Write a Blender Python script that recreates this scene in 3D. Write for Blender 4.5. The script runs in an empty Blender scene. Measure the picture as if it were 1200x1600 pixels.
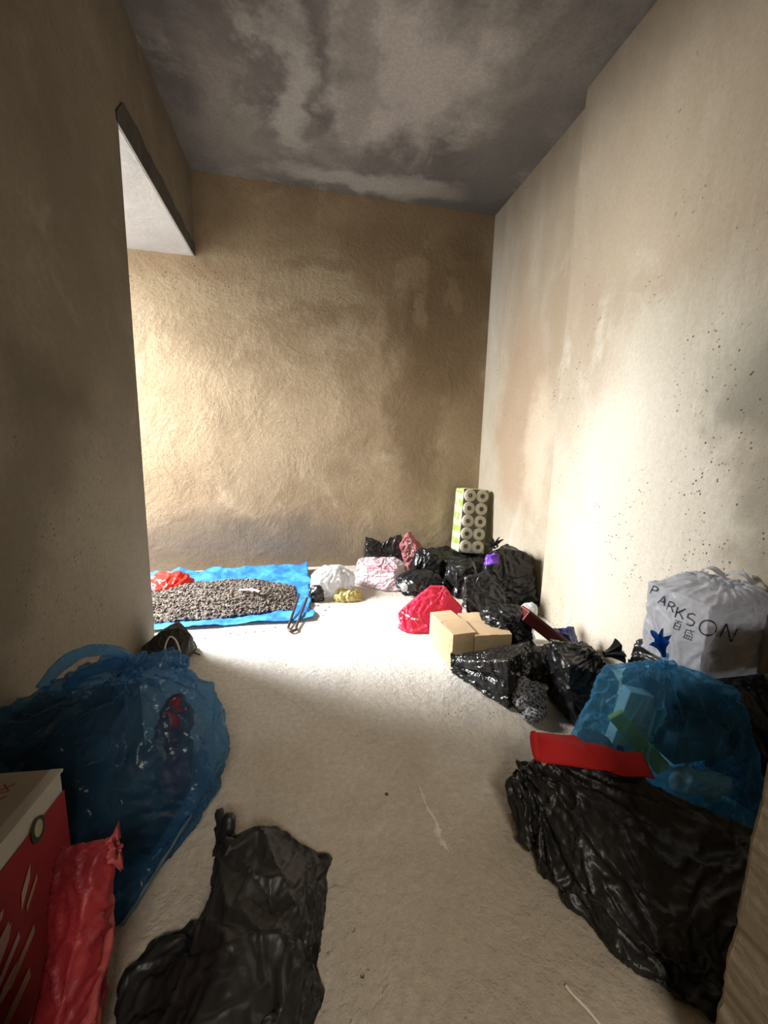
import bpy, bmesh, math, random
from mathutils import Vector, Matrix, noise
from mathutils.bvhtree import BVHTree

sc = bpy.context.scene
C = sc.collection
rnd = random.Random(7)

# ------------------------------------------------------------------ camera
F_PX, YAW, PITCH, ROLL = 623.37, 0.200786, 0.160087, 0.024796
CAM = Vector((0, 0, 1.0))
fw = Vector((math.sin(YAW)*math.cos(PITCH), math.cos(YAW)*math.cos(PITCH), -math.sin(PITCH)))
_r = Vector((math.cos(YAW), -math.sin(YAW), 0)); _u = _r.cross(fw)
rt = _r*math.cos(ROLL) + _u*math.sin(ROLL); up = -_r*math.sin(ROLL) + _u*math.cos(ROLL)
cam = bpy.data.objects.new('camera', bpy.data.cameras.new('camera')); C.objects.link(cam)
M = Matrix((rt, up, -fw)).transposed().to_4x4(); M.translation = CAM
cam.matrix_world = M
cam.data.sensor_fit = 'VERTICAL'; cam.data.sensor_height = 36; cam.data.sensor_width = 27
cam.data.lens = F_PX/1600*36; cam.data.clip_start = 0.01
sc.camera = cam

# ------------------------------------------------------------------ light
sc.view_settings.view_transform = 'Standard'; sc.view_settings.look = 'None'
sc.view_settings.gamma = 1; sc.view_settings.use_curve_mapping = False
sc.view_settings.exposure = 1.58
world = bpy.data.worlds.new('overcast_sky'); world.use_nodes = True; sc.world = world
world.node_tree.nodes['Background'].inputs[0].default_value = (.86, .93, 1, 1)
world.node_tree.nodes['Background'].inputs[1].default_value = 1.4

def area(name, loc, target, sx, sy, energy, color, spread=180):
    l = bpy.data.lights.new(name, 'AREA'); l.shape = 'RECTANGLE'; l.size = sx; l.size_y = sy
    l.energy = energy; l.color = color; l.spread = math.radians(spread)
    o = bpy.data.objects.new(name, l); C.objects.link(o); o.location = loc
    o.rotation_euler = (Vector(target)-Vector(loc)).to_track_quat('-Z', 'Y').to_euler()
    return o
area('daylight_window', (-3.0, 2.98, 2.35), (0.3, 1.75, 0.2), 1.2, 1.8, 122, (.97, .98, 1.0), 130)
area('daylight_high_sky', (-2.2, 2.78, 2.12), (-0.1, 1.75, 0.0), .8, 1.0, 38, (.97, .98, 1.0), 110)
area('fill_behind_camera', (0.1, -1.6, 2.5), (0.1, 0.6, 0.2), .8, .8, 20, (1, .90, .78))  # unseen fill lamp, added behind the camera to brighten floor and bags

# ------------------------------------------------------------------ material helpers
class NT:
    def __init__(s, name):
        s.m = bpy.data.materials.new(name); s.m.use_nodes = True; s.t = s.m.node_tree
        s.p = s.t.nodes['Principled BSDF']; s.out = s.t.nodes['Material Output']
    def n(s, typ, **k):
        x = s.t.nodes.new(typ)
        for a, b in k.items(): setattr(x, a, b)
        return x
    def l(s, a, b): s.t.links.new(a, b)
    def val(s, x, sock):
        if hasattr(x, 'is_output'): s.l(x, sock)
        else: sock.default_value = x
    def math(s, op, a, b=0.0, c=0.0, clamp=False):
        x = s.n('ShaderNodeMath', operation=op, use_clamp=clamp)
        s.val(a, x.inputs[0]); s.val(b, x.inputs[1]); s.val(c, x.inputs[2]); return x.outputs[0]
    def mix(s, f, a, b, blend='MIX'):
        x = s.n('ShaderNodeMix', data_type='RGBA', blend_type=blend)
        s.val(f, x.inputs[0]); s.val(a if hasattr(a, 'is_output') else (*a, 1), x.inputs[6]); s.val(b if hasattr(b, 'is_output') else (*b, 1), x.inputs[7])
        return x.outputs[2]
    def pos(s, scale=(1, 1, 1)):
        g = s.n('ShaderNodeNewGeometry'); mp = s.n('ShaderNodeMapping'); mp.inputs['Scale'].default_value = scale
        s.l(g.outputs['Position'], mp.inputs['Vector']); return mp.outputs[0]
    def obj(s, scale=(1, 1, 1)):
        g = s.n('ShaderNodeTexCoord'); mp = s.n('ShaderNodeMapping'); mp.inputs['Scale'].default_value = scale
        s.l(g.outputs['Object'], mp.inputs['Vector']); return mp.outputs[0]
    def noise(s, vec, scale, detail=4, rough=.55, dist=0):
        x = s.n('ShaderNodeTexNoise'); s.l(vec, x.inputs['Vector']); x.inputs['Scale'].default_value = scale
        x.inputs['Detail'].default_value = detail; x.inputs['Roughness'].default_value = rough; x.inputs['Distortion'].default_value = dist
        return x.outputs[0]
    def voro(s, vec, scale, feature='F1'):
        x = s.n('ShaderNodeTexVoronoi', feature=feature); s.l(vec, x.inputs['Vector']); x.inputs['Scale'].default_value = scale
        return x.outputs['Distance']
    def ramp(s, v, lo, hi, a=0.0, b=1.0, smooth=True):
        x = s.n('ShaderNodeMapRange', interpolation_type='SMOOTHSTEP' if smooth else 'LINEAR')
        s.val(v, x.inputs[0]); x.inputs[1].default_value = lo; x.inputs[2].default_value = hi
        x.inputs[3].default_value = a; x.inputs[4].default_value = b; return x.outputs[0]
    def bump(s, h, strength=.3, dist=.01, prev=None):
        x = s.n('ShaderNodeBump'); x.inputs['Strength'].default_value = strength; x.inputs['Distance'].default_value = dist
        s.l(h, x.inputs['Height'])
        if prev is not None: s.l(prev, x.inputs['Normal'])
        return x.outputs[0]
    def blob(s, c, r, warp=.35, soft=.35, wscale=2.2):
        """1 inside an ellipsoid patch with a torn edge, 0 outside"""
        pv = s.pos(); nz = s.n('ShaderNodeTexNoise'); s.l(pv, nz.inputs['Vector']); nz.inputs['Scale'].default_value = wscale
        nz.inputs['Detail'].default_value = 6; nz.inputs['Roughness'].default_value = .6
        sub = s.n('ShaderNodeVectorMath', operation='SUBTRACT'); s.l(nz.outputs['Color'], sub.inputs[0]); sub.inputs[1].default_value = (.5, .5, .5)
        sc_ = s.n('ShaderNodeVectorMath', operation='SCALE'); s.l(sub.outputs[0], sc_.inputs[0]); sc_.inputs['Scale'].default_value = warp*2
        ad = s.n('ShaderNodeVectorMath', operation='ADD'); s.l(pv, ad.inputs[0]); s.l(sc_.outputs[0], ad.inputs[1])
        d = s.n('ShaderNodeVectorMath', operation='SUBTRACT'); s.l(ad.outputs[0], d.inputs[0]); d.inputs[1].default_value = c
        q = s.n('ShaderNodeVectorMath', operation='DIVIDE'); s.l(d.outputs[0], q.inputs[0]); q.inputs[1].default_value = r
        ln = s.n('ShaderNodeVectorMath', operation='LENGTH'); s.l(q.outputs[0], ln.inputs[0])
        return s.ramp(ln.outputs['Value'], 1-soft, 1+soft, 1, 0)

def plaster(name, base, dark, light, tone_patches=(), pit=.5, bump=.5, rough=.93, streak=(1, 1, 1), pitzones=(), mott=.28):
    s = NT(name); P = s.pos()
    big = s.noise(s.pos(streak), 1.1, 8, .62, .3)
    col = s.mix(s.ramp(big, .38, .66), dark, base)
    mid = s.noise(s.pos(streak), 3.1, 9, .65, .5)
    col = s.mix(s.ramp(mid, .52, .72, 0, .7), col, light)
    for (c, r, colr, k, *o) in tone_patches:
        col = s.mix(s.math('MULTIPLY', s.blob(c, r, *(o or [])), k), col, colr)
    fine = s.noise(P, 55, 6, .7)
    col = s.mix(s.ramp(fine, .3, .75, mott, 0), col, tuple(x*.62 for x in dark))
    # pits in the render, thick in torn zones
    v = s.voro(P, 60); zone = s.ramp(s.noise(P, 2.3, 5, .6), .5, .68)
    for (c, r) in pitzones:
        zone = s.math('MAXIMUM', zone, s.blob(c, r, .3, .5, 3))
    hole = s.ramp(v, .10, .28, 1, 0)
    rare = s.ramp(s.noise(P, 24, 3, .6), .5, .62)
    hole = s.math('MULTIPLY', s.math('MULTIPLY', hole, zone), rare)
    col = s.mix(s.math('MULTIPLY', hole, pit), col, tuple(x*.45 for x in dark))
    s.l(col, s.p.inputs['Base Color']); s.p.inputs['Roughness'].default_value = rough
    s.p.inputs['Specular IOR Level'].default_value = .2
    h = s.math('ADD', s.math('MULTIPLY', s.noise(P, 120, 3, .6), .25), s.math('MULTIPLY', s.noise(P, 26, 6, .65, .4), .75))
    h = s.math('SUBTRACT', h, s.math('MULTIPLY', hole, .8))
    b = s.bump(h, bump, .006)
    tw = s.noise(s.pos(streak), 3.0, 7, .6, .5)
    b = s.bump(tw, bump*.6, .03, b)
    s.l(b, s.p.inputs['Normal'])
    return s.m

def plain(name, col, rough=.6, spec=.5, bump=0, bscale=60, vary=0, metal=0, dist=.003, vscale=8):
    s = NT(name); P = s.obj()
    if vary:
        n = s.noise(P, vscale, 5, .6)
        s.l(s.mix(s.ramp(n, .35, .7), tuple(x*(1-vary) for x in col), col), s.p.inputs['Base Color'])
    else: s.p.inputs['Base Color'].default_value = (*col, 1)
    s.p.inputs['Roughness'].default_value = rough; s.p.inputs['Specular IOR Level'].default_value = spec; s.p.inputs['Metallic'].default_value = metal
    if bump: s.l(s.bump(s.noise(P, bscale, 5, .6), bump, dist), s.p.inputs['Normal'])
    return s.m

def plastic(name, col, rough=.28, spec=.55, vary=.25, wr=.35, trans=0, tint=None, translucent=.25, wscale=26, stretch=(1, 1, 1), glow=None):
    """thin film: crumpled micro folds; trans = how much one sees through it"""
    s = NT(name); P = s.obj(stretch)
    n = s.noise(P, 9, 5, .6, .5)
    s.l(s.mix(s.ramp(n, .35, .68), tuple(x*(1-vary) for x in col), col), s.p.inputs['Base Color'])
    s.p.inputs['Roughness'].default_value = rough; s.p.inputs['Specular IOR Level'].default_value = spec
    r1 = s.n('ShaderNodeTexNoise'); s.l(P, r1.inputs['Vector']); r1.noise_type = 'RIDGED_MULTIFRACTAL'
    r1.inputs['Scale'].default_value = wscale; r1.inputs['Detail'].default_value = 3; r1.inputs['Distortion'].default_value = .8
    v = s.voro(P, wscale*1.6, 'F1')
    h = s.math('ADD', s.math('MULTIPLY', r1.outputs[0], .35), v)
    b = s.bump(h, wr, .006); s.l(b, s.p.inputs['Normal'])
    if trans or translucent:
        tl = s.n('ShaderNodeBsdfTranslucent'); tl.inputs[0].default_value = (*(glow or tint or col), 1); s.l(b, tl.inputs['Normal'])
        m1 = s.n('ShaderNodeMixShader'); m1.inputs[0].default_value = translucent; s.l(s.p.outputs[0], m1.inputs[1]); s.l(tl.outputs[0], m1.inputs[2])
        last = m1.outputs[0]
        if trans:
            tr = s.n('ShaderNodeBsdfTransparent'); tr.inputs[0].default_value = (*(tint or col), 1)
            m2 = s.n('ShaderNodeMixShader'); fr = s.n('ShaderNodeLayerWeight'); fr.inputs[0].default_value = .35; s.l(b, fr.inputs['Normal'])
            f = s.math('SUBTRACT', s.ramp(fr.outputs['Facing'], .2, 1, trans, trans*.35), s.ramp(n, .5, .8, 0, .25), clamp=True)
            s.l(f, m2.inputs[0]); s.l(last, m2.inputs[1]); s.l(tr.outputs[0], m2.inputs[2]); last = m2.outputs[0]
        s.l(last, s.out.inputs['Surface'])
    return s.m

# ------------------------------------------------------------------ object helpers
def tag(o, label=None, cat=None, group=None, kind=None):
    if label: o['label'] = label
    if cat: o['category'] = cat
    if group: o['group'] = group
    if kind: o['kind'] = kind
    return o
def mesh(name, verts, faces, mat, parent=None, smooth=False):
    me = bpy.data.meshes.new(name); me.from_pydata([tuple(v) for v in verts], [], faces); me.update()
    o = bpy.data.objects.new(name, me); C.objects.link(o)
    for m in (mat if isinstance(mat, (list, tuple)) else [mat]): me.materials.append(m)
    if smooth:
        for f in me.polygons: f.use_smooth = True
    if parent is not None: o.parent = parent
    return o
def from_bm(name, bm, mat, parent=None, smooth=False):
    bmesh.ops.recalc_face_normals(bm, faces=bm.faces[:])
    me = bpy.data.meshes.new(name); bm.to_mesh(me); bm.free()
    o = bpy.data.objects.new(name, me); C.objects.link(o)
    for m in (mat if isinstance(mat, (list, tuple)) else [mat]): me.materials.append(m)
    if smooth:
        for f in me.polygons: f.use_smooth = True
    if parent is not None: o.parent = parent
    return o
def structure(o): o['kind'] = 'structure'; return o
def empty(name, loc, label, cat, group=None):
    o = bpy.data.objects.new(name, None); C.objects.link(o); o.location = loc; o.empty_display_size = .05
    return tag(o, label, cat, group)
def adopt(child, root):
    """parent a mesh that is already in world coordinates"""
    child.parent = root; child.matrix_parent_inverse = Matrix.Translation(root.location).inverted() if root.type == 'EMPTY' else Matrix()
    return child
def box_bm(x0, x1, y0, y1, z0, z1, bev=0, bm=None):
    bm = bm or bmesh.new()
    r = bmesh.ops.create_cube(bm, size=1)
    for v in r['verts']:
        v.co = Vector((x0+(v.co.x+.5)*(x1-x0), y0+(v.co.y+.5)*(y1-y0), z0+(v.co.z+.5)*(z1-z0)))
    if bev:
        es = list({e for v in r['verts'] for e in v.link_edges})
        bmesh.ops.bevel(bm, geom=es, offset=bev, segments=2, affect='EDGES', profile=.5)
    return bm
def ray(px, py): return (fw + rt*((px-600)/F_PX) - up*((py-800)/F_PX))
def on_floor(px, py, z=0.0):
    d = ray(px, py); return CAM + d*((z-1)/d.z)
def tube(name, pts, r, mat, parent=None, segs=8, closed=False, radii=None):
    vs, fs = [], []; n = len(pts); pts = [Vector(p) for p in pts]
    prev = None
    for i, p in enumerate(pts):
        t = (pts[min(i+1, n-1)]-pts[max(i-1, 0)]).normalized()
        a = prev if prev is not None else (Vector((0, 0, 1)) if abs(t.z) < .9 else Vector((1, 0, 0)))
        a = (a - t*a.dot(t)).normalized(); b = t.cross(a); prev = a
        rr = radii[i] if radii else r
        for k in range(segs):
            th = 2*math.pi*k/segs; vs.append(p + a*math.cos(th)*rr + b*math.sin(th)*rr)
    for i in range(n-1):
        for k in range(segs): fs.append((i*segs+k, i*segs+(k+1) % segs, (i+1)*segs+(k+1) % segs, (i+1)*segs+k))
    fs.append(tuple(range(segs))[::-1]); fs.append(tuple(range((n-1)*segs, n*segs)))
    return mesh(name, vs, fs, mat, parent, True)
def spline(pts, n=8):
    """Catmull-Rom through points"""
    P = [Vector(p) for p in pts]; P = [P[0]*2-P[1]] + P + [P[-1]*2-P[-2]]; out = []
    for i in range(1, len(P)-2):
        a, b, c, d = P[i-1:i+3]
        for k in range(n):
            t = k/n; out.append(.5*((2*b)+(c-a)*t+(2*a-5*b+4*c-d)*t*t+(3*b-a-3*c+d)*t**3))
    out.append(P[-2]); return out

# ------------------------------------------------------------------ the room
XR, XN, YB, H, XL, YE, HB, YS = 1.508, 1.435, 3.272, 2.839, -.741, 2.07, 2.30, 2.12
XW = -1.95          # window wall of the bay
OCH = (.50, .37, .235)
m_back = plaster('back_wall_plaster', (.55, .435, .29), (.38, .285, .18), (.64, .53, .38),
    tone_patches=[((1.15, YB, 2.05), (.42, 1, .55), (.17, .115, .06), .85, .35, .35), ((.95, YB, 1.25), (.22, 1, .55), (.22, .155, .085), .75, .4, .4),
            ((.75, YB, 2.45), (.5, 1, .22), (.25, .175, .10), .6, .3, .4), ((1.35, YB, 1.3), (.16, 1, 1.3), (.26, .19, .11), .5, .2, .5),
            ((.82, YB, 2.36), (.13, 1, .09), (.44, .35, .22), .7, .2, .3, 4), ((.93, YB, 2.12), (.07, 1, .16), (.42, .33, .21), .6, .2, .3, 4), ((1.2, YB, 2.2), (.07, 1, .13), (.38, .29, .18), .6, .2, .3, 4), ((.68, YB, 1.95), (.05, 1, .3), (.25, .18, .10), .6, .25, .5, 3), ((.72, YB, 1.35), (.09, 1, .16), (.27, .20, .12), .6, .25, .5, 4), ((1.05, YB, .75), (.16, 1, .22), (.29, .215, .135), .6, .3, .5, 3), ((.15, YB, 2.0), (.3, 1, .05), (.33, .24, .15), .5, .25, .6, 4), ((.15, YB, 2.22), (.33, 1, .10), (.58, .48, .32), .55, .25, .3), ((.12, YB, 2.33), (.30, 1, .035), (.27, .2, .12), .5, .12, .4),
            ((-.9, YB, 2.2), (.5, 1, .09), (.42, .28, .17), .5, .2, .5),
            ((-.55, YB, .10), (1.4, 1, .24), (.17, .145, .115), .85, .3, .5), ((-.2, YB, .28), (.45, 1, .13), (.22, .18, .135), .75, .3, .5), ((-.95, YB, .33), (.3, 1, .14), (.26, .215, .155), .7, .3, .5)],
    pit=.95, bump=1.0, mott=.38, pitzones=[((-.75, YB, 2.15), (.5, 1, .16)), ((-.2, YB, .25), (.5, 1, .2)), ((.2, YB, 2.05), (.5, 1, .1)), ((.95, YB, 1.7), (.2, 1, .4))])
m_right = plaster('right_wall_plaster', (.50, .445, .345), (.37, .295, .205), (.62, .58, .48), streak=(1, 1, .4),
    tone_patches=[((XR, 2.72, 1.25), (1, .34, .75), (.36, .25, .155), .8, .35, .4), ((XR, 2.3, 1.9), (1, .07, .6), (.36, .28, .18), .6, .2, .5), ((XN, 1.75, 2.0), (1, .05, .5), (.36, .29, .20), .6, .25, .5), ((XN, 1.5, 1.75), (1, .3, .07), (.38, .31, .22), .6, .35, .5), ((XR, 2.4, 1.0), (1, .16, .35), (.60, .50, .37), .6, .35, .5),
            ((XN, 1.5, .7), (1, .55, .75), (.63, .59, .49), .75, .3, .4), ((XN, 1.25, 2.1), (1, .7, .4), (.43, .355, .25), .7, .3, .4),
            ((XN, 1.02, 1.2), (1, .24, .18), (.21, .20, .155), .85, .4, .5, 3), ((XN, .92, .85), (1, .16, .32), (.28, .25, .19), .8, .3, .5),
            ((XN, 1.3, 1.4), (1, .3, .25), (.50, .46, .36), .6, .25, .4)],
    pit=.95, bump=1.0, mott=.22, pitzones=[((XN, 1.1, .9), (1, .25, .5)), ((XN, 1.2, 1.38), (1, .2, .1)), ((XN, 1.95, 1.5), (1, .06, .8))])
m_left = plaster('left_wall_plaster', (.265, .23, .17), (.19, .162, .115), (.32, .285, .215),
    tone_patches=[((XL, 1.38, 1.08), (1, .24, .17), (.13, .11, .075), .75, .35, .5), ((XL, 1.6, .45), (1, .5, .5), (.36, .32, .24), .5, .4, .5), ((XL, 1.2, .8), (1, .2, .2), (.15, .13, .09), .6, .35, .5)],
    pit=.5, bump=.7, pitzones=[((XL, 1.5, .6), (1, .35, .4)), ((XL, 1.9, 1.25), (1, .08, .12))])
m_ceil = plaster('ceiling_cement', (.33, .31, .28), (.15, .14, .13), (.43, .41, .375),
    tone_patches=[((.62, 2.35, H), (.36, .40, 1), (.60, .56, .51), .8, .65, .5, 2.4), ((-.05, 2.5, H), (.15, .40, 1), (.54, .52, .47), .75, .6, .55, 2.4),
            ((-.45, 2.9, H), (.28, .2, 1), (.26, .25, .22), .6, .35, .4), ((.35, 3.08, H), (.5, .08, 1), (.50, .48, .43), .7, .25, .4),
            ((1.3, 2.6, H), (.2, .5, 1), (.20, .19, .175), .8, .3, .4), ((.75, 3.1, H), (.35, .12, 1), (.50, .47, .41), .5, .3, .4), ((.28, 2.2, H), (.10, .5, 1), (.27, .25, .22), .6, .3, .4)],
    pit=.2, bump=.45, rough=.75)
m_soffit = plaster('bay_ceiling_cement', (.55, .53, .50), (.45, .43, .40), (.64, .62, .59), pit=.1, bump=.4)
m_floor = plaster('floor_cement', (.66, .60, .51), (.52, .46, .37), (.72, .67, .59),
    tone_patches=[((.1, 1.9, 0), (1.2, .5, 1), (.78, .76, .72), .8, .3, .5), ((.45, .62, 0), (.3, .3, 1), (.46, .39, .29), .5, .3, .5)],  # pale patch: window light on the floor put into the colour
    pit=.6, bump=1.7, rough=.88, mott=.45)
m_jamb = plaster('door_jamb_plaster', (.42, .36, .27), (.33, .28, .20), (.48, .42, .33), pit=.6, bump=1.0)
m_raw = plaster('raw_concrete_edge', (.11, .105, .09), (.07, .065, .055), (.15, .14, .12), pit=.5, bump=.9)

def wobble_quad(name, o, u, v, nu, nv, mat, amp=.003, freq=2.5, extra=None):
    o, u, v = Vector(o), Vector(u), Vector(v); n = u.cross(v).normalized(); vs = []; fs = []
    for j in range(nv+1):
        for i in range(nu+1):
            p = o + u*(i/nu) + v*(j/nv); p = p + n*noise.noise(p*freq)*amp*2
            if extra: p = extra(p)
            vs.append(p)
    for j in range(nv):
        for i in range(nu): a = j*(nu+1)+i; fs.append((a, a+1, a+nu+2, a+nu+1))
    return structure(mesh(name, vs, fs, mat, None, True))
def slab(name, x0, x1, y0, y1, z0, z1, mat, bev=0):
    return structure(from_bm(name, box_bm(x0, x1, y0, y1, z0, z1, bev), mat))

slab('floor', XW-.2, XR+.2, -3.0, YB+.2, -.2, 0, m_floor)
slab('ceiling', XL-.16, XR+.2, .2, YB+.2, H, H+.15, m_ceil)
slab('ceiling_bay', XW-.2, XL-.003, YE+.001, YB+.2, HB, HB+.012, m_soffit)
slab('ceiling_unseen_hall', -1.6, 1.6, -3.0, .2, 2.6, 2.75, m_ceil)  # roof of the unseen hall, added to keep sky light out
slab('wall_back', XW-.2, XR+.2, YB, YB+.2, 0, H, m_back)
slab('wall_right', XR, XR+.2, .38, YB+.2, 0, H, m_right)
slab('wall_right_pier', XN, XR+.02, .38, YS, 0, H, m_right, .004)
# left wall with its free end, then the beam that carries on over the bay opening
prof = [(.375, 0), (YE, 0), (YE, HB+.012), (YB, HB+.012), (YB, H), (.375, H)]; n_ = len(prof)
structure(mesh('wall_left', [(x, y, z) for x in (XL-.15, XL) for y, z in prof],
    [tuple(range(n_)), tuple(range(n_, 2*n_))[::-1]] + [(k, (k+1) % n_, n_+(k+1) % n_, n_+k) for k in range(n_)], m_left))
# unplastered band at the foot of the beam: torn upper edge, a hair proud of the render
vs, fs = [], []; N = 90
for i in range(N+1):
    y = YE - .02 + (YB-YE+.015)*i/N
    top = HB + .125 - .05*(i/N) + noise.noise(Vector((y*9, 0, 3)))*.022 + noise.noise(Vector((y*40, 0, 5)))*.006
    if i < 6: top -= (6-i)*.018
    vs += [(XL+.004, y, HB-.004), (XL+.005, y, top), (XL-.01, y, top+.002), (XL-.01, y, HB-.002)]
for i in range(N):
    a = i*4
    for k in range(3): fs.append((a+k, a+k+1, a+k+5, a+k+4))
structure(mesh('trim_raw_edge', vs, fs, m_raw))
# bay: near wall, window wall with an opening from knee height to the beam
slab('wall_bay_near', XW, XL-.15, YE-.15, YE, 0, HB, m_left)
m_frame = plain('window_aluminium', (.45, .46, .47), .4, .5, metal=.6)
WY0, WY1, WZ0, WZ1 = 2.15, 3.20, .30, 2.24
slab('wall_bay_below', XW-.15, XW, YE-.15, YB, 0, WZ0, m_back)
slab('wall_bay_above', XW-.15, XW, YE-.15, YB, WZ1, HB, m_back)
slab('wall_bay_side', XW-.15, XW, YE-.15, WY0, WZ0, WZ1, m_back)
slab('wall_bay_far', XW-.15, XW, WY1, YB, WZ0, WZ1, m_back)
bm = bmesh.new()
for a in ((WY0, WY0+.04, WZ0, WZ1), (WY1-.04, WY1, WZ0, WZ1), (WY0, WY1, WZ0, WZ0+.04), (WY0, WY1, WZ1-.04, WZ1)):
    box_bm(XW-.1, XW-.05, *a, bm=bm)
structure(from_bm('window_1', bm, m_frame))
# door wall the camera stands in
bm = box_bm(.62, XR+.2, .2, .375, 0, H)
bmesh.ops.bevel(bm, geom=[e for e in bm.edges if all(v.co.x < .63 for v in e.verts) and abs(e.verts[0].co.z-e.verts[1].co.z) > 1], offset=.007, segments=2, affect='EDGES')
for k in range(1, 260):
    bmesh.ops.bisect_plane(bm, geom=bm.verts[:]+bm.edges[:]+bm.faces[:], plane_co=(0, 0, k*.0042), plane_no=(0, 0, 1))
for v in bm.verts:
    if v.co.x < .7: v.co.x += .006*noise.noise(Vector((v.co.y*8, 1, v.co.z*14))) + .003*noise.noise(Vector((v.co.y*20, 4, v.co.z*70))) + .004*max(0, noise.noise(Vector((0, 9, v.co.z*24)))-.25)
structure(from_bm('wall_front_right', bm, m_jamb))
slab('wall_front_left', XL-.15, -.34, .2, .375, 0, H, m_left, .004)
slab('wall_front_lintel', -.34, .62, .2, .375, 2.15, H, m_left)
slab('wall_unseen_hall_left', -1.6, -1.45, -3, .2, 0, 2.6, m_left)  # unseen hall shell, added to close the doorway off from the bright sky
slab('wall_unseen_hall_right', 1.45, 1.6, -3, .2, 0, 2.6, m_left)
slab('wall_unseen_hall_back', -1.6, 1.6, -3.1, -2.95, 0, 2.6, m_left)

# ------------------------------------------------------------------ wrinkled film: hull -> remesh -> buckling
SIM = []
def bx(x0, x1, y0, y1, z0, z1): return [(x, y, z) for x in (x0, x1) for y in (y0, y1) for z in (z0, z1)]
def ell(c, r, n=26, seed=1):
    q = random.Random(seed); out = []
    for i in range(n):
        z = 1-2*(i+.5)/n; th = i*2.39996; s_ = math.sqrt(1-z*z)
        out.append((c[0]+r[0]*s_*math.cos(th), c[1]+r[1]*s_*math.sin(th), max(.001, c[2]+r[2]*z)))
    return out
def film(name, hulls, mat, voxel=.008, smooth=3, shrink=-.2, goal=.05, crumple=.006, freq=14, knots=(), seed=0, parent=None, sim=True, limit=None):
    bm = bmesh.new()
    for pts in hulls:
        b = bmesh.new()
        for p in pts: b.verts.new(p)
        r = bmesh.ops.convex_hull(b, input=b.verts[:])
        bad = [g for g in r['geom_interior'] if isinstance(g, bmesh.types.BMVert)]
        if bad: bmesh.ops.delete(b, geom=bad, context='VERTS')
        me = bpy.data.meshes.new('t'); b.to_mesh(me); b.free(); bm.from_mesh(me); bpy.data.meshes.remove(me)
    o = from_bm(name, bm, mat)
    m = o.modifiers.new('r', 'REMESH'); m.mode = 'VOXEL'; m.voxel_size = voxel; m.use_smooth_shade = True
    m = o.modifiers.new('s', 'SMOOTH'); m.iterations = smooth; m.factor = .5
    freeze([o])
    me = o.data; so = Vector((seed*3.7, seed*1.3, seed*5.1))
    nor = [v.normal.copy() for v in me.vertices]
    for v, n in zip(me.vertices, nor):
        p = v.co.copy(); q = p*freq + so
        q = q + Vector((noise.noise(q*.5), noise.noise(q*.5+Vector((9, 0, 0))), noise.noise(q*.5+Vector((0, 9, 0)))))*1.2
        a = (1-abs(noise.noise(q))*2.6) + .5*(1-abs(noise.noise(q*2.3))*2.6)
        d = crumple*(a-.7)
        for (k, amp, cnt, reach) in knots:       # pleats that run into a knot
            w = p-Vector(k); L = w.length
            if L < reach:
                u = w/max(L, 1e-4)
                f = max(0, 1-L/reach); g = min(1, L/.03)
                d += amp*f*g*(1-2*abs(noise.noise(u*cnt+so))*1.8)
        v.co = p + n*d
        if v.co.z < .003: v.co.z = .003
    o['_lim'] = 0; del o['_lim']
    if sim: SIM.append((o, shrink, goal, limit))
    if parent is not None: adopt(o, parent)
    return o
def freeze(obs):
    dg = bpy.context.evaluated_depsgraph_get(); new = [(o, bpy.data.meshes.new_from_object(o.evaluated_get(dg))) for o in obs]
    for o, me in new: o.modifiers.clear(); o.data = me
def simulate(frames=14):
    for o, shrink, goal, limit in SIM:
        vg = o.vertex_groups.new(name='hold'); zmin = min(v.co.z for v in o.data.vertices)
        lo = [v.index for v in o.data.vertices if v.co.z < zmin+.008]; hi = [v.index for v in o.data.vertices if v.co.z >= zmin+.008]
        vg.add(lo, 1, 'REPLACE'); vg.add(hi, goal, 'REPLACE')
        m = o.modifiers.new('c', 'CLOTH'); s = m.settings
        s.quality = 4; s.mass = .05; s.tension_stiffness = 20; s.compression_stiffness = 20; s.shear_stiffness = 10; s.bending_stiffness = .02
        s.shrink_min = shrink; s.shrink_max = shrink; s.vertex_group_mass = 'hold'; s.pin_stiffness = 1; s.effector_weights.gravity = .2; s.air_damping = 3
        m.point_cache.frame_start = 1; m.point_cache.frame_end = frames
    for f in range(1, frames+1): sc.frame_set(f)
    freeze([s[0] for s in SIM]); sc.frame_set(1)
    for o, _, _, limit in SIM:
        o.vertex_groups.clear()
        for v in o.data.vertices:
            c = v.co
            if c.z < .002: c.z = .002
            if c.x < XL+.004 and c.y < YE: c.x = XL+.004
            if c.x > XN-.004 and c.y < YS: c.x = XN-.004
            if c.x > XR-.004: c.x = XR-.004
            if c.y > YB-.004: c.y = YB-.004
            if c.y < .38: c.y = .38
            if limit: limit(c)
        for f in o.data.polygons: f.use_smooth = True
        o.data.update()
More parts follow.
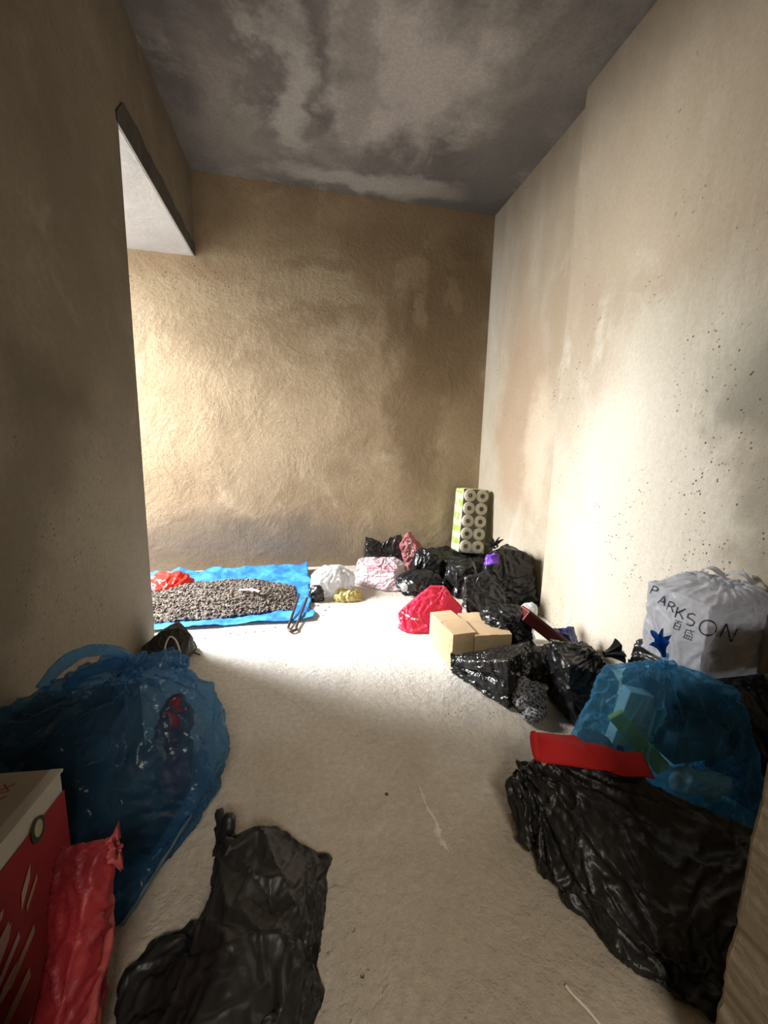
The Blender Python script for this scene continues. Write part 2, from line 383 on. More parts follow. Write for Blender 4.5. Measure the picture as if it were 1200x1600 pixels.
def tuft(name, base, d, r0, r1, h, mat, root, n=60, ruff=6, seed=0):
    """gathered mouth of a tied bag"""
    base, d = Vector(base), Vector(d).normalized(); a = d.orthogonal().normalized(); b = d.cross(a); vs, fs = [], []; R = 9
    for j in range(R+1):
        t = j/R
        for i in range(n):
            th = 2*math.pi*i/n; rr = r0*(1-t)+r1*t**1.5
            rr *= 1 + t*.55*math.sin(th*ruff+seed+2*noise.noise(Vector((math.cos(th), math.sin(th), seed)))) + .12*noise.noise(Vector((th*2, t*3, seed)))
            hh = h*t*(1+.45*t*noise.noise(Vector((math.cos(th)*1.5, math.sin(th)*1.5, seed+4))))
            vs.append(base + d*hh + (a*math.cos(th)+b*math.sin(th)*.6)*rr)
    for j in range(R):
        for i in range(n): fs.append((j*n+i, j*n+(i+1) % n, (j+1)*n+(i+1) % n, (j+1)*n+i))
    o = mesh(name, vs, fs, mat, None, True)
    return adopt(o, root)
def ribbon(name, pts, w, mat, root=None, side=(0, 0, 1), seed=0, wav=.15, thick=.0006):
    """flat strap of film through points, slightly crumpled"""
    P = spline(pts, 10); vs, fs = [], []; K = 5; side = Vector(side)
    for i, p in enumerate(P):
        t = (P[min(i+1, len(P)-1)]-P[max(i-1, 0)]).normalized(); s_ = (side - t*side.dot(t)).normalized(); n = t.cross(s_)
        for k in range(K):
            u = k/(K-1)-.5
            vs.append(p + s_*u*w*(1+wav*noise.noise(p*30+Vector((seed, 0, 0)))) + n*w*wav*1.5*noise.noise(p*40+Vector((u*3, seed, 0))))
    for i in range(len(P)-1):
        for k in range(K-1): fs.append((i*K+k, i*K+k+1, (i+1)*K+k+1, (i+1)*K+k))
    o = mesh(name, vs, fs, mat, None, True); m = o.modifiers.new('s', 'SOLIDIFY'); m.thickness = thick; m.offset = 0
    return adopt(o, root) if root else o
def strokes(name, lines, r, mat, target, lift=.0012):
    """marks drawn on a surface: polylines cast from where the camera looks onto the target's mesh"""
    bv = BVHTree.FromPolygons([v.co for v in target.data.vertices], [p.vertices for p in target.data.polygons])
    bm = bmesh.new()
    for L in lines:
        pts = []
        for i in range(len(L)-1):
            a, b = Vector(L[i]), Vector(L[i+1]); n = max(2, int((b-a).length/1.2))
            for k in range(n+(i == len(L)-2)):
                q = a.lerp(b, k/n); hit = bv.ray_cast(CAM, ray(q.x, q.y).normalized())
                if hit[0] is not None: pts.append((hit[0], hit[1] if hit[1].dot(ray(q.x, q.y)) < 0 else -hit[1]))
        if len(pts) < 2: continue
        prev = None
        for i, (p, n) in enumerate(pts):
            t = (pts[min(i+1, len(pts)-1)][0]-pts[max(i-1, 0)][0])
            if t.length < 1e-6: continue
            s_ = t.normalized().cross(n).normalized()*r
            q = [bm.verts.new(p+n*lift+s_), bm.verts.new(p+n*lift-s_)]
            if prev and (prev[0].co-q[0].co).length < .03: bm.faces.new((prev[0], prev[1], q[1], q[0]))
            prev = q
    me = bpy.data.meshes.new(name); bm.to_mesh(me); bm.free(); me.materials.append(mat)
    o = bpy.data.objects.new(name, me); C.objects.link(o); o.parent = target
    return o

m_black = plastic('black_film', (.012, .012, .013), .3, .6, .3, .35, translucent=.02)
m_blackm = plastic('black_film_dull', (.020, .019, .018), .42, .5, .3, .4, translucent=.02)
m_blackwrap = plastic('black_film_ribbed', (.013, .013, .014), .24, .7, .3, .45, translucent=.02, wscale=18, stretch=(1, 1, 4))
m_blue = plastic('clear_blue_film', (.10, .45, .92), .20, .6, .2, .3, trans=.70, tint=(.60, .86, 1.0), translucent=.55, glow=(.28, .72, 1.0))
m_blued = plastic('deep_blue_film', (.06, .17, .31), .22, .7, .3, .35, trans=.64, tint=(.50, .72, .92), translucent=.45, glow=(.32, .58, .82))
m_white = plastic('white_film', (.80, .82, .88), .35, .5, .12, .35, trans=.28, tint=(.88, .90, .95), translucent=.35)
m_whitec = plastic('milky_film', (.66, .66, .64), .35, .5, .2, .5, trans=.15, tint=(.9, .9, .9), translucent=.4)
m_pinkw = plastic('pinkish_white_film', (.72, .62, .64), .38, .5, .12, .3, translucent=.35)
m_red = plastic('red_pink_film', (.85, .06, .14), .33, .5, .25, .3, translucent=.4, tint=(.9, .06, .15))
m_redcl = plastic('red_orange_film', (.65, .05, .035), .3, .5, .3, .4, translucent=.4, tint=(.95, .12, .08))
m_yellow = plastic('yellow_film', (.78, .70, .30), .4, .5, .2, .4, translucent=.4, tint=(.9, .8, .3))
m_pinkpat = plain('pink_quilt_print', (.45, .16, .17), .7, .3, .4, 40, .35, vscale=30)
m_navy = plain('navy_card', (.012, .016, .035), .6, .4)
m_slate = plain('slate_card', (.10, .15, .20), .6, .4)

m_blackd = plastic('black_film_matt', (.020, .019, .018), .45, .5, .3, .3, translucent=.02, wscale=14)
def woven():
    s = NT('red_woven'); g = s.n('ShaderNodeNewGeometry'); sp = s.n('ShaderNodeSeparateXYZ'); s.l(g.outputs['Position'], sp.inputs[0])
    P = s.pos(); nz = s.noise(P, 9, 4, .6)
    # stripes of the weave run forward and down: t is the distance across them
    t = s.math('ADD', s.math('SUBTRACT', s.math('MULTIPLY', sp.outputs[2], .62), s.math('MULTIPLY', sp.outputs[1], .78)), s.math('MULTIPLY', nz, .05))
    col = s.mix(s.ramp(nz, .35, .65), (.20, .012, .018), (.33, .022, .028))
    def band(c, w): return s.math('MULTIPLY', s.ramp(t, c-w-.006, c-w), s.ramp(t, c+w, c+w+.006, 1, 0))
    for c, w, cc, k in BANDS: col = s.mix(s.math('MULTIPLY', band(c, w), k), col, cc)
    s.l(col, s.p.inputs['Base Color']); s.p.inputs['Roughness'].default_value = .5
    h = s.noise(s.pos((1, 1, 1)), 70, 4, .6); s.l(s.bump(h, .4, .004), s.p.inputs['Normal']); return s.m
BANDS = [(-.335, .022, (.46, .09, .09), .8), (-.43, .010, (.50, .30, .18), .9), (-.24, .006, (.42, .08, .08), .6)]
K = {}
# big black bag bottom right
K['big'] = film('refuse_bag', [
    [(.59, .92, .003), (.55, .70, .003), (.60, .54, .003), (.70, .425, .003), (.95, .40, .003), (1.12, .44, .003), (.98, .60, .003), (.84, .74, .003), (.68, .90, .003),
     (.60, .86, .15), (.72, .82, .185), (.85, .735, .185), (.97, .60, .17), (1.10, .46, .15), (.64, .70, .14), (.72, .55, .12), (.88, .45, .13)],
    [(.55, .84, .02), (.535, .76, .02), (.54, .80, .12), (.56, .88, .10), (.62, .90, .14), (.62, .74, .13)]],
    m_blackm, .007, 3, -.22, .05, .008, 11, knots=[((.60, .90, .18), .016, 5, .55)], seed=3)
# black bag on the floor at the bottom
K['front'] = film('plastic_bag', [
    [(-.17, .90, .003), (-.07, .92, .003), (.05, .83, .003), (.055, .76, .003), (.01, .60, .003), (.0, .45, .003), (-.2, .42, .003), (-.22, .62, .003),
     (-.19, .80, .13), (-.09, .81, .145), (.02, .78, .09), (-.14, .62, .15), (-.04, .52, .13), (-.18, .48, .12)],
    [(-.34, .68, .003), (-.31, .74, .003), (-.2, .76, .003), (-.16, .46, .003), (-.30, .46, .003), (-.30, .66, .035), (-.2, .62, .09), (-.2, .5, .09)],
    [(-.215, .87, .10), (-.20, .89, .13), (-.17, .86, .15), (-.17, .82, .05), (-.22, .84, .06)]],
    m_blackd, .0065, 2, -.12, .08, .013, 6, knots=[((-.15, .92, .2), .014, 3, .6)], seed=8)
# blue bag right
K['blue'] = film('carrier_bag', [
    [(.80, .97, .003), (.93, .83, .003), (1.04, .71, .003), (1.20, .66, .003), (1.23, .95, .003), (.755, .91, .18), (.78, .87, .16), (.90, .97, .37), (.92, .93, .385),
     (1.14, .85, .375), (1.20, .82, .36), (1.03, .84, .385), (1.20, .78, .30), (1.205, .73, .11), (.975, .87, .43), (1.0, .86, .43)]],
    m_blue, .008, 3, -.14, .08, .004, 10, knots=[((.99, .865, .45), .012, 6, .32)], seed=5)
# big blue bag left
K['lblue'] = film('carrier_bag', [
    [(-.385, .765, .003), (-.31, .95, .003), (-.25, 1.10, .003), (-.33, 1.28, .003), (-.70, 1.25, .003), (-.715, .86, .003), (-.44, .82, .02),
     (-.225, 1.04, .20), (-.26, 1.12, .31), (-.34, 1.14, .385), (-.38, 1.16, .41), (-.56, 1.16, .41), (-.70, 1.06, .37), (-.722, .94, .33), (-.425, .93, .33), (-.42, .88, .22), (-.28, .95, .12)],
    [(-.47, 1.14, .38), (-.30, 1.13, .40), (-.37, 1.18, .43), (-.44, 1.10, .41)]],
    m_blued, .008, 3, -.18, .07, .005, 9, knots=[((-.455, 1.10, .42), .015, 6, .38)], seed=11)
# white lettered bag
K['park'] = film('lettered_bag', [bx(1.15, 1.405, .885, 1.10, .335, .572)+[(1.28, 1.09, .605), (1.36, 1.08, .60), (1.39, .93, .60)]],
    m_white, .006, 3, -.07, .15, .003, 9, knots=[((1.34, 1.0, .62), .010, 6, .25)], seed=2)
K['under'] = film('refuse_bag', [[(1.24, .72, .003), (1.42, .70, .003), (1.42, 1.2, .003), (1.16, 1.2, .003), (1.25, .76, .26), (1.41, .76, .31), (1.41, 1.18, .325), (1.20, 1.15, .325), (1.22, .92, .325)]],
    m_black, .009, 3, -.2, .08, .006, 10, seed=4)
# box wrapped in black, tied
K['tied'] = film('tied_bag', [[(.965, 1.14, .003), (1.13, 1.12, .003), (1.14, 1.34, .003), (.98, 1.35, .003), (.925, 1.15, .19), (.935, 1.17, .25), (1.11, 1.13, .19), (1.12, 1.33, .23), (.97, 1.34, .26), (1.02, 1.22, .28), (1.07, 1.22, .275)]],
    m_black, .007, 2, -.15, .1, .004, 10, knots=[((1.10, 1.20, .28), .012, 6, .22)], seed=6)
K['smallb'] = film('plastic_bag', [[(.98, 1.43, .003), (1.12, 1.40, .003), (1.17, 1.56, .003), (1.0, 1.58, .003), (.955, 1.45, .09), (.97, 1.50, .15), (1.10, 1.42, .12), (1.13, 1.5, .16)]],
    m_black, .007, 3, -.2, .08, .006, 12, seed=7)
K['torn'] = film('torn_bag', [[(.655, 1.575, .003), (.77, 1.275, .003), (.955, 1.43, .003), (.95, 1.56, .003), (.635, 1.56, .07), (.66, 1.575, .075), (.762, 1.285, .212), (.945, 1.43, .205), (.94, 1.56, .12), (.80, 1.57, .07)]],
    m_blackwrap, .006, 1, -.10, .12, .003, 10, knots=[((.63, 1.56, .05), .012, 7, .35)], seed=9)
K['twist'] = film('plastic_bag', [ell((1.0, 1.70, .15), (.10, .08, .115)), ell((.93, 1.70, .20), (.075, .07, .06)), [(.92, 1.64, .003), (1.12, 1.62, .003), (1.12, 1.78, .003), (.95, 1.8, .003), (1.05, 1.66, .20), (.95, 1.66, .22)]],
    m_black, .006, 2, -.25, .05, .010, 16, seed=10)
K['red'] = film('carrier_bag', [[(.505, 2.03, .003), (.54, 1.97, .003), (.69, 1.95, .003), (.90, 2.07, .003), (.93, 2.2, .003), (.6, 2.25, .003), (.51, 2.05, .10), (.60, 2.05, .165), (.73, 2.12, .225), (.79, 2.12, .225), (.80, 2.05, .19), (.93, 2.12, .07), (.70, 1.96, .06)]],
    m_red, .007, 3, -.14, .08, .004, 10, knots=[((.80, 2.1, .2), .004, 3, .3)], seed=12)
K['low'] = film('refuse_bag', [[(.97, 2.07, .003), (1.19, 2.06, .003), (1.2, 2.28, .003), (1.0, 2.3, .003), (.945, 2.12, .18), (.95, 2.15, .25), (1.08, 2.13, .27), (1.18, 2.1, .16), (1.14, 2.25, .25)]],
    m_black, .008, 3, -.2, .07, .007, 11, seed=13)
K['tall'] = film('refuse_bag', [[(1.20, 2.26, .003), (1.49, 2.20, .003), (1.50, 2.5, .003), (1.2, 2.5, .003), (1.13, 2.27, .25), (1.14, 2.3, .34), (1.23, 2.27, .395), (1.36, 2.27, .385), (1.44, 2.27, .34), (1.48, 2.25, .2), (1.38, 2.48, .38)]],
    m_black, .009, 4, -.14, .1, .006, 8, seed=14)
K['pack'] = film('refuse_bag', [bx(1.06, 1.48, 2.80, 3.24, .003, .15)+[(1.04, 2.84, .10)]], m_blackm, .010, 4, -.2, .08, .006, 9, seed=15)
K['mid1'] = film('plastic_bag', [ell((.80, 2.60, .06), (.17, .13, .10)), [(.65, 2.52, .003), (.95, 2.46, .003), (.95, 2.75, .003), (.66, 2.7, .003), (.9, 2.55, .14)]],
    m_black, .008, 2, -.25, .06, .008, 14, seed=16)
K['mid2'] = film('plastic_bag', [ell((.93, 2.86, .12), (.12, .1, .14)), [(.83, 2.78, .003), (1.03, 2.76, .003), (1.02, 2.95, .003), (.84, 2.96, .003), (.93, 2.86, .25)]],
    m_black, .008, 2, -.22, .06, .008, 14, seed=17)
K['mid3'] = film('refuse_bag', [[(1.0, 2.42, .003), (1.19, 2.40, .003), (1.28, 2.72, .003), (1.0, 2.72, .003), (1.02, 2.46, .18), (1.12, 2.46, .22), (1.22, 2.66, .2), (1.05, 2.68, .19)]],
    m_black, .008, 3, -.22, .06, .008, 12, seed=18)
K['back'] = film('plastic_bag', [[(.51, 3.05, .003), (.66, 3.03, .003), (.66, 3.2, .003), (.52, 3.22, .003), (.495, 3.08, .305), (.52, 3.1, .27), (.60, 3.09, .25), (.66, 3.09, .23), (.52, 3.18, .2)],
    [(.60, 3.04, .003), (.77, 3.03, .003), (.78, 3.2, .003), (.6, 3.2, .003), (.765, 3.08, .30), (.70, 3.09, .29), (.60, 3.09, .23), (.79, 3.10, .25), (.76, 3.18, .2)]],
    m_black, .007, 2, -.25, .05, .009, 12, seed=19)
K['quilt'] = film('printed_pillow', [[(.84, 2.98, .003), (.98, 2.98, .003), (.98, 3.06, .003), (.84, 3.08, .003), (.735, 2.98, .245), (.80, 2.98, .355), (.835, 3.0, .355), (.99, 2.96, .15), (.88, 2.93, .2), (.8, 3.08, .28)]],
    m_pinkpat, .008, 3, -.15, .1, .005, 14, seed=20)
K['pink'] = film('printed_bag', [[(.36, 2.79, .003), (.55, 2.62, .003), (.66, 2.60, .003), (.745, 2.72, .003), (.7, 2.92, .003), (.4, 2.92, .003), (.35, 2.80, .06), (.39, 2.82, .195), (.43, 2.84, .21), (.66, 2.80, .21), (.72, 2.76, .17), (.74, 2.72, .09), (.62, 2.64, .13)]],
    m_pinkw, .007, 3, -.13, .1, .004, 11, seed=21)
K['white'] = film('crumpled_bag', [ell((.19, 2.64, .09), (.15, .13, .115)), [(.03, 2.58, .003), (.36, 2.55, .003), (.33, 2.8, .003), (.1, 2.8, .003), (.16, 2.64, .20), (.25, 2.64, .195)]],
    m_whitec, .007, 2, -.25, .06, .007, 12, knots=[((.2, 2.6, .2), .008, 5, .25)], seed=22)
K['blk'] = film('plastic_bag', [ell((.075, 2.52, .045), (.055, .05, .07)), [(.01, 2.54, .003), (.13, 2.49, .003), (.13, 2.56, .003), (.06, 2.52, .11)]], m_black, .006, 1, -.2, .08, .005, 20, seed=23)
K['yel'] = film('plastic_bag', [ell((.27, 2.50, .02), (.10, .05, .05)), [(.18, 2.51, .003), (.37, 2.46, .003), (.40, 2.56, .003), (.2, 2.53, .10), (.37, 2.52, .06)]], m_yellow, .006, 1, -.2, .08, .006, 20, seed=24)
K['redcl'] = film('plastic_bag', [ell((-.88, 2.74, .07), (.15, .14, .10)), [(-1.1, 2.6, .01), (-.86, 2.56, .01), (-.76, 2.86, .04), (-.74, 2.90, .05), (-.82, 2.92, .09), (-1.1, 2.9, .02)]],
    m_redcl, .008, 2, -.25, .06, .008, 12, seed=25)
K['bluep'] = film('snack_packet', [[(1.20, 1.60, .02), (1.32, 1.58, .02), (1.20, 1.66, .14), (1.31, 1.64, .15), (1.26, 1.59, .10), (1.26, 1.68, .07), (1.22, 1.62, .003), (1.33, 1.6, .003)]],
    plastic('navy_foil', (.02, .03, .22), .25, .7, .4, .5, translucent=.05), .005, 1, -.2, .1, .004, 24, seed=26)
K['sack'] = film('woven_sack', [[(-.39, .64, .003), (-.355, .60, .003), (-.33, .47, .003), (-.385, .44, .003), (-.41, .70, .003), (-.32, .655, .33), (-.335, .63, .335), (-.37, .65, .34), (-.405, .665, .335), (-.392, .56, .18), (-.378, .46, .08), (-.36, .46, .10), (-.31, .60, .20), (-.315, .62, .28)]],
    woven(), .006, 3, -.10, .12, .004, 8, seed=27)
K['back_pack'] = film('shoulder_bag', [[(-.70, 1.82, .003), (-.54, 1.78, .003), (-.52, 1.98, .003), (-.71, 2.0, .003), (-.72, 1.84, .09), (-.64, 1.86, .155), (-.56, 1.86, .165), (-.515, 1.86, .13), (-.51, 1.88, .05), (-.6, 1.98, .15)]],
    plain('black_nylon', (.028, .022, .018), .6, .4, .3, 200, .3), .006, 4, -.08, .2, .002, 10, seed=28)
simulate()

# ------------------------------------------------------------------ labels, fittings and contents, back to front
tag(K['back'], 'small black bag with two pointed ears against the back wall', 'bag')
tag(K['quilt'], 'pink patterned pillow-like packet standing on its point against the back wall', 'packet')
q = K['quilt']
m_quiltw = plain('quilt_white', (.62, .45, .43), .7)
strokes('printed_swirls', [[(640+8*math.cos(a+k)*(.4+.1*k), 850+7*math.sin(a+k)*(.4+.1*k)+k*3) for a in [i*.7 for i in range(8)]] for k in range(-2, 6)], .0022, m_quiltw, q)

pk = K['pink']; tag(pk, 'pinkish white plastic bag with red printing, third from the left along the back wall', 'bag')
m_rp = plain('red_print', (.62, .10, .16), .6)
strokes('printed_lettering', [[(586, 873), (594, 871), (600, 873), (597, 878), (590, 880), (586, 877)], [(591, 875), (596, 876)],
    [(572, 884), (618, 886)], [(573, 887), (590, 888)], [(594, 888), (617, 889)], [(571, 891), (584, 891.5)], [(588, 892), (600, 892.5)], [(604, 893), (618, 893)],
    [(576, 884), (574, 891)], [(584, 884.5), (583, 891)], [(596, 886), (595, 893)], [(608, 886), (607, 893)],
    [(568, 899), (574, 899.4)], [(578, 899.6), (584, 900)], [(588, 900), (594, 900.4)], [(598, 900.6), (604, 901)], [(572, 908), (580, 909)], [(590, 911), (600, 912)]], .0032, m_rp, pk)

w = K['white']; tag(w, 'crumpled milky white plastic bag between the blue tarp and the pink printed bag', 'bag')
tag(K['blk'], 'little black plastic bag tucked under the left front of the crumpled milky white bag', 'bag')
tag(K['yel'], 'flattened yellow plastic bag at the front foot of the crumpled milky white bag', 'bag')
tag(K['redcl'], 'crumpled orange-red plastic bag on the far left corner of the gravel tarp', 'bag')
tag(K['mid1'], 'shiny low black plastic bag between the pink printed bag and the red carrier bag', 'bag')
tag(K['mid2'], 'black plastic bag heaped right of the pink patterned packet', 'bag')
tag(K['mid3'], 'black refuse bag left of the tall one, below the toilet roll pack', 'bag')
tag(K['pack'], 'flat dark bag under the toilet roll pack in the corner', 'bag')
tag(K['low'], 'shiny black refuse bag between the red carrier bag and the tall black one', 'bag')
tl = K['tall']; tag(tl, 'tall rounded black refuse bag with purple tape, leaning on the right wall', 'bag')
m_purple = plain('purple_tape', (.22, .07, .62), .45)
bv = BVHTree.FromPolygons([v.co for v in tl.data.vertices], [p.vertices for p in tl.data.polygons])
vs, fs = [], []
for j in range(9):
    for i in range(13):
        h = bv.ray_cast(CAM, ray(756+23*i/12, 866+j*2+1.0*math.sin(i*.5)).normalized())
        vs.append((h[0]-ray(768, 872).normalized()*.003) if h[0] is not None else (vs[-1] if vs else Vector((1.14, 2.26, .33))))
for j in range(8):
    for i in range(12): fs.append((j*13+i, j*13+i+1, (j+1)*13+i+1, (j+1)*13+i))
o = mesh('tape_strip', vs, fs, m_purple, tl, True); o['label'] = 'purple tape strip'
o.modifiers.new('s', 'SOLIDIFY').thickness = .001
tuft('bag_mouth', (1.20, 2.30, .385), (-.3, -.2, 1), .02, .06, .035, m_black, tl, seed=2)

# toilet roll pack
pr = empty('toilet_roll_pack', (1.33, 3.03, .16), 'tall shrink-wrapped pack of white toilet rolls with green print leaning in the back right corner', 'toilet rolls')
m_paper = plain('tissue_paper', (.66, .62, .52), .85, .2, .2, 150, .08)
m_core = plain('card_core_shaded', (.09, .065, .045), .8, .2)  # card colour darkened so the roll holes look shaded
m_hole = plain('core_inside', (.06, .045, .035), .9, .2)
s_ = NT('green_print_wrap'); P_ = s_.obj((1, 1, 1))
sn = s_.noise(P_, 14, 4, .6, .6)
wv = s_.n('ShaderNodeTexWave'); s_.l(P_, wv.inputs['Vector']); wv.bands_direction = 'Z'; wv.inputs['Scale'].default_value = 1.52*2; wv.inputs['Distortion'].default_value = 2.0; wv.inputs['Detail'].default_value = 2
cc = s_.mix(s_.ramp(wv.outputs['Fac'], .35, .6), (.62, .66, .42), (.40, .50, .12)); cc = s_.mix(s_.ramp(sn, .5, .62), cc, (.72, .74, .58))
s_.l(cc, s_.p.inputs['Base Color']); s_.p.inputs['Roughness'].default_value = .3; m_wrap = s_.m
TR = Matrix.Translation((1.33, 3.03, .16)) @ Matrix.Rotation(math.radians(4.5), 4, 'Y') @ Matrix.Rotation(math.radians(-6), 4, 'X') @ Matrix.Rotation(math.radians(-4), 4, 'Z')
RR, RW = .0515, .105
def roll_mesh():
    bm = bmesh.new(); segs = 24; prof = [(.019, 0), (.047, 0), (RR-.001, .006), (RR-.001, RW-.006), (.047, RW), (.019, RW)]
    rings = []
    for (r, y) in prof: rings.append([bm.verts.new((r*math.cos(2*math.pi*k/segs), y, r*math.sin(2*math.pi*k/segs))) for k in range(segs)])
    for a in range(len(prof)-1):
        for k in range(segs): bm.faces.new((rings[a][k], rings[a][(k+1) % segs], rings[a+1][(k+1) % segs], rings[a+1][k]))
    return bm
first = None
for c in range(2):
    for r in range(5):
        M0 = TR @ Matrix.Translation(((c-.5)*2*RR, -.105, RR+r*2*RR+.004))
        if first is None:
            a = from_bm('toilet_roll', roll_mesh(), m_paper, None, True)
            bm = bmesh.new(); bmesh.ops.create_cone(bm, cap_ends=False, segments=20, radius1=.0195, radius2=.0195, depth=RW-.006, matrix=Matrix.Translation((0, RW/2+.001, 0)) @ Matrix.Rotation(math.pi/2, 4, 'X'))
            bmesh.ops.create_circle(bm, cap_ends=True, radius=.0195, segments=20, matrix=Matrix.Translation((0, .04, 0)) @ Matrix.Rotation(math.pi/2, 4, 'X'))  # dark disc inside the tube stands in for the shade in the hole
            b = from_bm('cardboard_core', bm, m_core, None, True); first = (a, b)
        else:
            a = first[0].copy(); b = first[1].copy(); C.objects.link(a); C.objects.link(b)
        a.parent = pr; a.matrix_parent_inverse = Matrix.Translation(pr.location).inverted(); a.matrix_basis = M0
        b.parent = a; b.matrix_parent_inverse = Matrix(); b.matrix_basis = Matrix()
# hidden inner rolls are one wrapped body behind the visible ends
o = from_bm('wrapper', box_bm(-2*RR-.004, 2*RR+.002, -.092, .115, .002, .004+10*RR+.006, .012), m_wrap); o.data.transform(TR); adopt(o, pr); o['label'] = 'green printed wrapper'
# cut a window in the wrapper face where the roll ends show: the face sits behind the ends
for v in o.data.vertices: pass
fl_ = from_bm('clear_front_film', box_bm(-2*RR-.003, 2*RR+.001, -.1085, -.1080, .004, 10*RR+.006), plastic('clear_film', (.8, .8, .75), .12, .5, .1, .05, trans=.96, tint=(.97, .97, .93), translucent=.1))
fl_.data.transform(TR); adopt(fl_, pr)
o = from_bm('gap_shade_sheet', box_bm(-2*RR-.001, 2*RR-.001, -.0945, -.0925, .006, 10*RR+.002), plain('gap_shade_brown', (.07, .05, .035), .9)); o.data.transform(TR); adopt(o, pr)  # dark sheet added behind the roll ends as painted shade in the gaps

# red carrier bag
rd = K['red']; tag(rd, 'red-pink plastic carrier bag slumped on the floor behind the beige cartons', 'bag')
strokes('printed_stripe', [[(628, 957), (636, 962), (645, 967), (654, 968)]], .006, plain('pale_print', (.85, .55, .6), .5), rd)
strokes('handle_slit', [[(688, 919), (694, 923), (700, 929)]], .004, plain('slit_shadow', (.05, .005, .01), .6), rd)

# cartons
m_card = plain('beige_card', (.52, .37, .22), .75, .25, .15, 120, .12)
m_cardp = plain('card_print', (.36, .33, .16), .75)
m_tape = plain('parcel_tape', (.50, .36, .20), .3, .5)
def carton(name, x0, x1, y0, y1, z1, rot, label, group=None):
    cx, cy = (x0+x1)/2, (y0+y1)/2; root = empty(name, (cx, cy, .003), label, 'box', group)
    T = Matrix.Translation((cx, cy, .003)) @ Matrix.Rotation(rot, 4, 'Z'); w_, d_ = (x1-x0)/2, (y1-y0)/2
    b = from_bm('body', box_bm(-w_, w_, -d_, d_, 0, z1, .003), m_card); b.data.transform(T); adopt(b, root)
    for s_ in (-1, 1):
        bm = bmesh.new(); box_bm(-w_+.001, w_-.001, *((-d_+.001, -.001) if s_ < 0 else (.001, d_-.001)), z1, z1+.003, bm=bm)
        o = from_bm('flap', bm, m_card)
        h = Matrix.Translation((0, s_*d_, z1)) @ Matrix.Rotation(-s_*(.04 if s_ > 0 else .10), 4, 'X') @ Matrix.Translation((0, -s_*d_, -z1))
        o.data.transform(T @ h); adopt(o, root)
    return root, T, w_, d_
def marks(name, T, rects, axis, off, mat, root):
    bm = bmesh.new()
    for (a0, a1, z0, z1) in rects:
        if axis == 'y': box_bm(a0, a1, off-.0006, off, z0, z1, bm=bm)
        else: box_bm(off-.0006, off, a0, a1, z0, z1, bm=bm)
    o = from_bm(name, bm, mat); o.data.transform(T); return adopt(o, root)
r1, T1, w1, d1 = carton('carton', .645, .762, 1.60, 1.86, .165, .10, 'beige cardboard carton with printed end, left of the pair in the torn black bag')
marks('printed_lettering', T1, [(-.11+.036*k, -.086+.036*k, .122, .138) for k in range(6)]+[(-.1+.028*k, -.082+.028*k, .095, .106) for k in range(7)]+[(-.1, -.01, .06, .08)], 'x', -w1-.0002, m_cardp, r1)
marks('printed_symbols', T1, [(-.04+.02*k, -.028+.02*k, .09, .13) for k in range(4)], 'y', -d1-.0002, m_cardp, r1)
r2, T2, w2, d2 = carton('carton', .77, .95, 1.585, 1.84, .155, -.06, 'beige cardboard carton with green print, right of the pair in the torn black bag')
marks('printed_lettering', T2, [(-.07+.022*k, -.055+.022*k, .10, .107) for k in range(6)]+[(-.07, -.03, .12, .135), (.0, .05, .12, .135)], 'y', -d2-.0002, m_cardp, r2)
bm = box_bm(-.02, .02, -d2, d2, .1585, .160); o = from_bm('tape', bm, m_tape); o.data.transform(T2); adopt(o, r2)

tb = K['torn']; tag(tb, 'torn black bag stretched in pleats round a box, in front of the beige cartons', 'bag')
tuft('bag_corner', (.66, 1.56, .07), (-1, .1, .1), .025, .025, .018, m_black, tb, seed=5)
o = ribbon('edge_roll', [(.65, 1.55, .075), (.70, 1.43, .13), (.745, 1.33, .185), (.765, 1.285, .215)], .014, m_black, tb, (0, 0, 1), 6)
lab = from_bm('paper_label', box_bm(-.014, .014, -.001, .001, -.016, .016), plain('label_paper', (.55, .50, .34), .7)); lab.data.transform(Matrix.Translation((.668, 1.545, .075)) @ Matrix.Rotation(-.5, 4, 'Z')); adopt(lab, tb)
tag(K['twist'], 'twisted crumpled black plastic bag lying over the right end of the cartons', 'bag')

# dark red flat box
T = Matrix.Translation((1.135, 1.63, .150)) @ Matrix.Rotation(math.radians(38), 4, 'Y') @ Matrix.Rotation(math.radians(-12), 4, 'Z')
db = from_bm('gift_box', box_bm(-.13, .13, -.045, .055, -.03, .03, .004), plain('dark_red_card', (.10, .008, .010), .35, .5, vary=.2)); db.data.transform(T)
tag(db, 'dark red slanting box behind the twisted black bag near the right wall', 'box')
o = from_bm('lid_edge', box_bm(-.132, .132, -.047, .057, .018, .022), plain('brown_edge', (.16, .09, .05), .5)); o.data.transform(T); adopt(o, db)
tag(K['bluep'], 'navy blue foil packet at the foot of the right wall', 'packet')
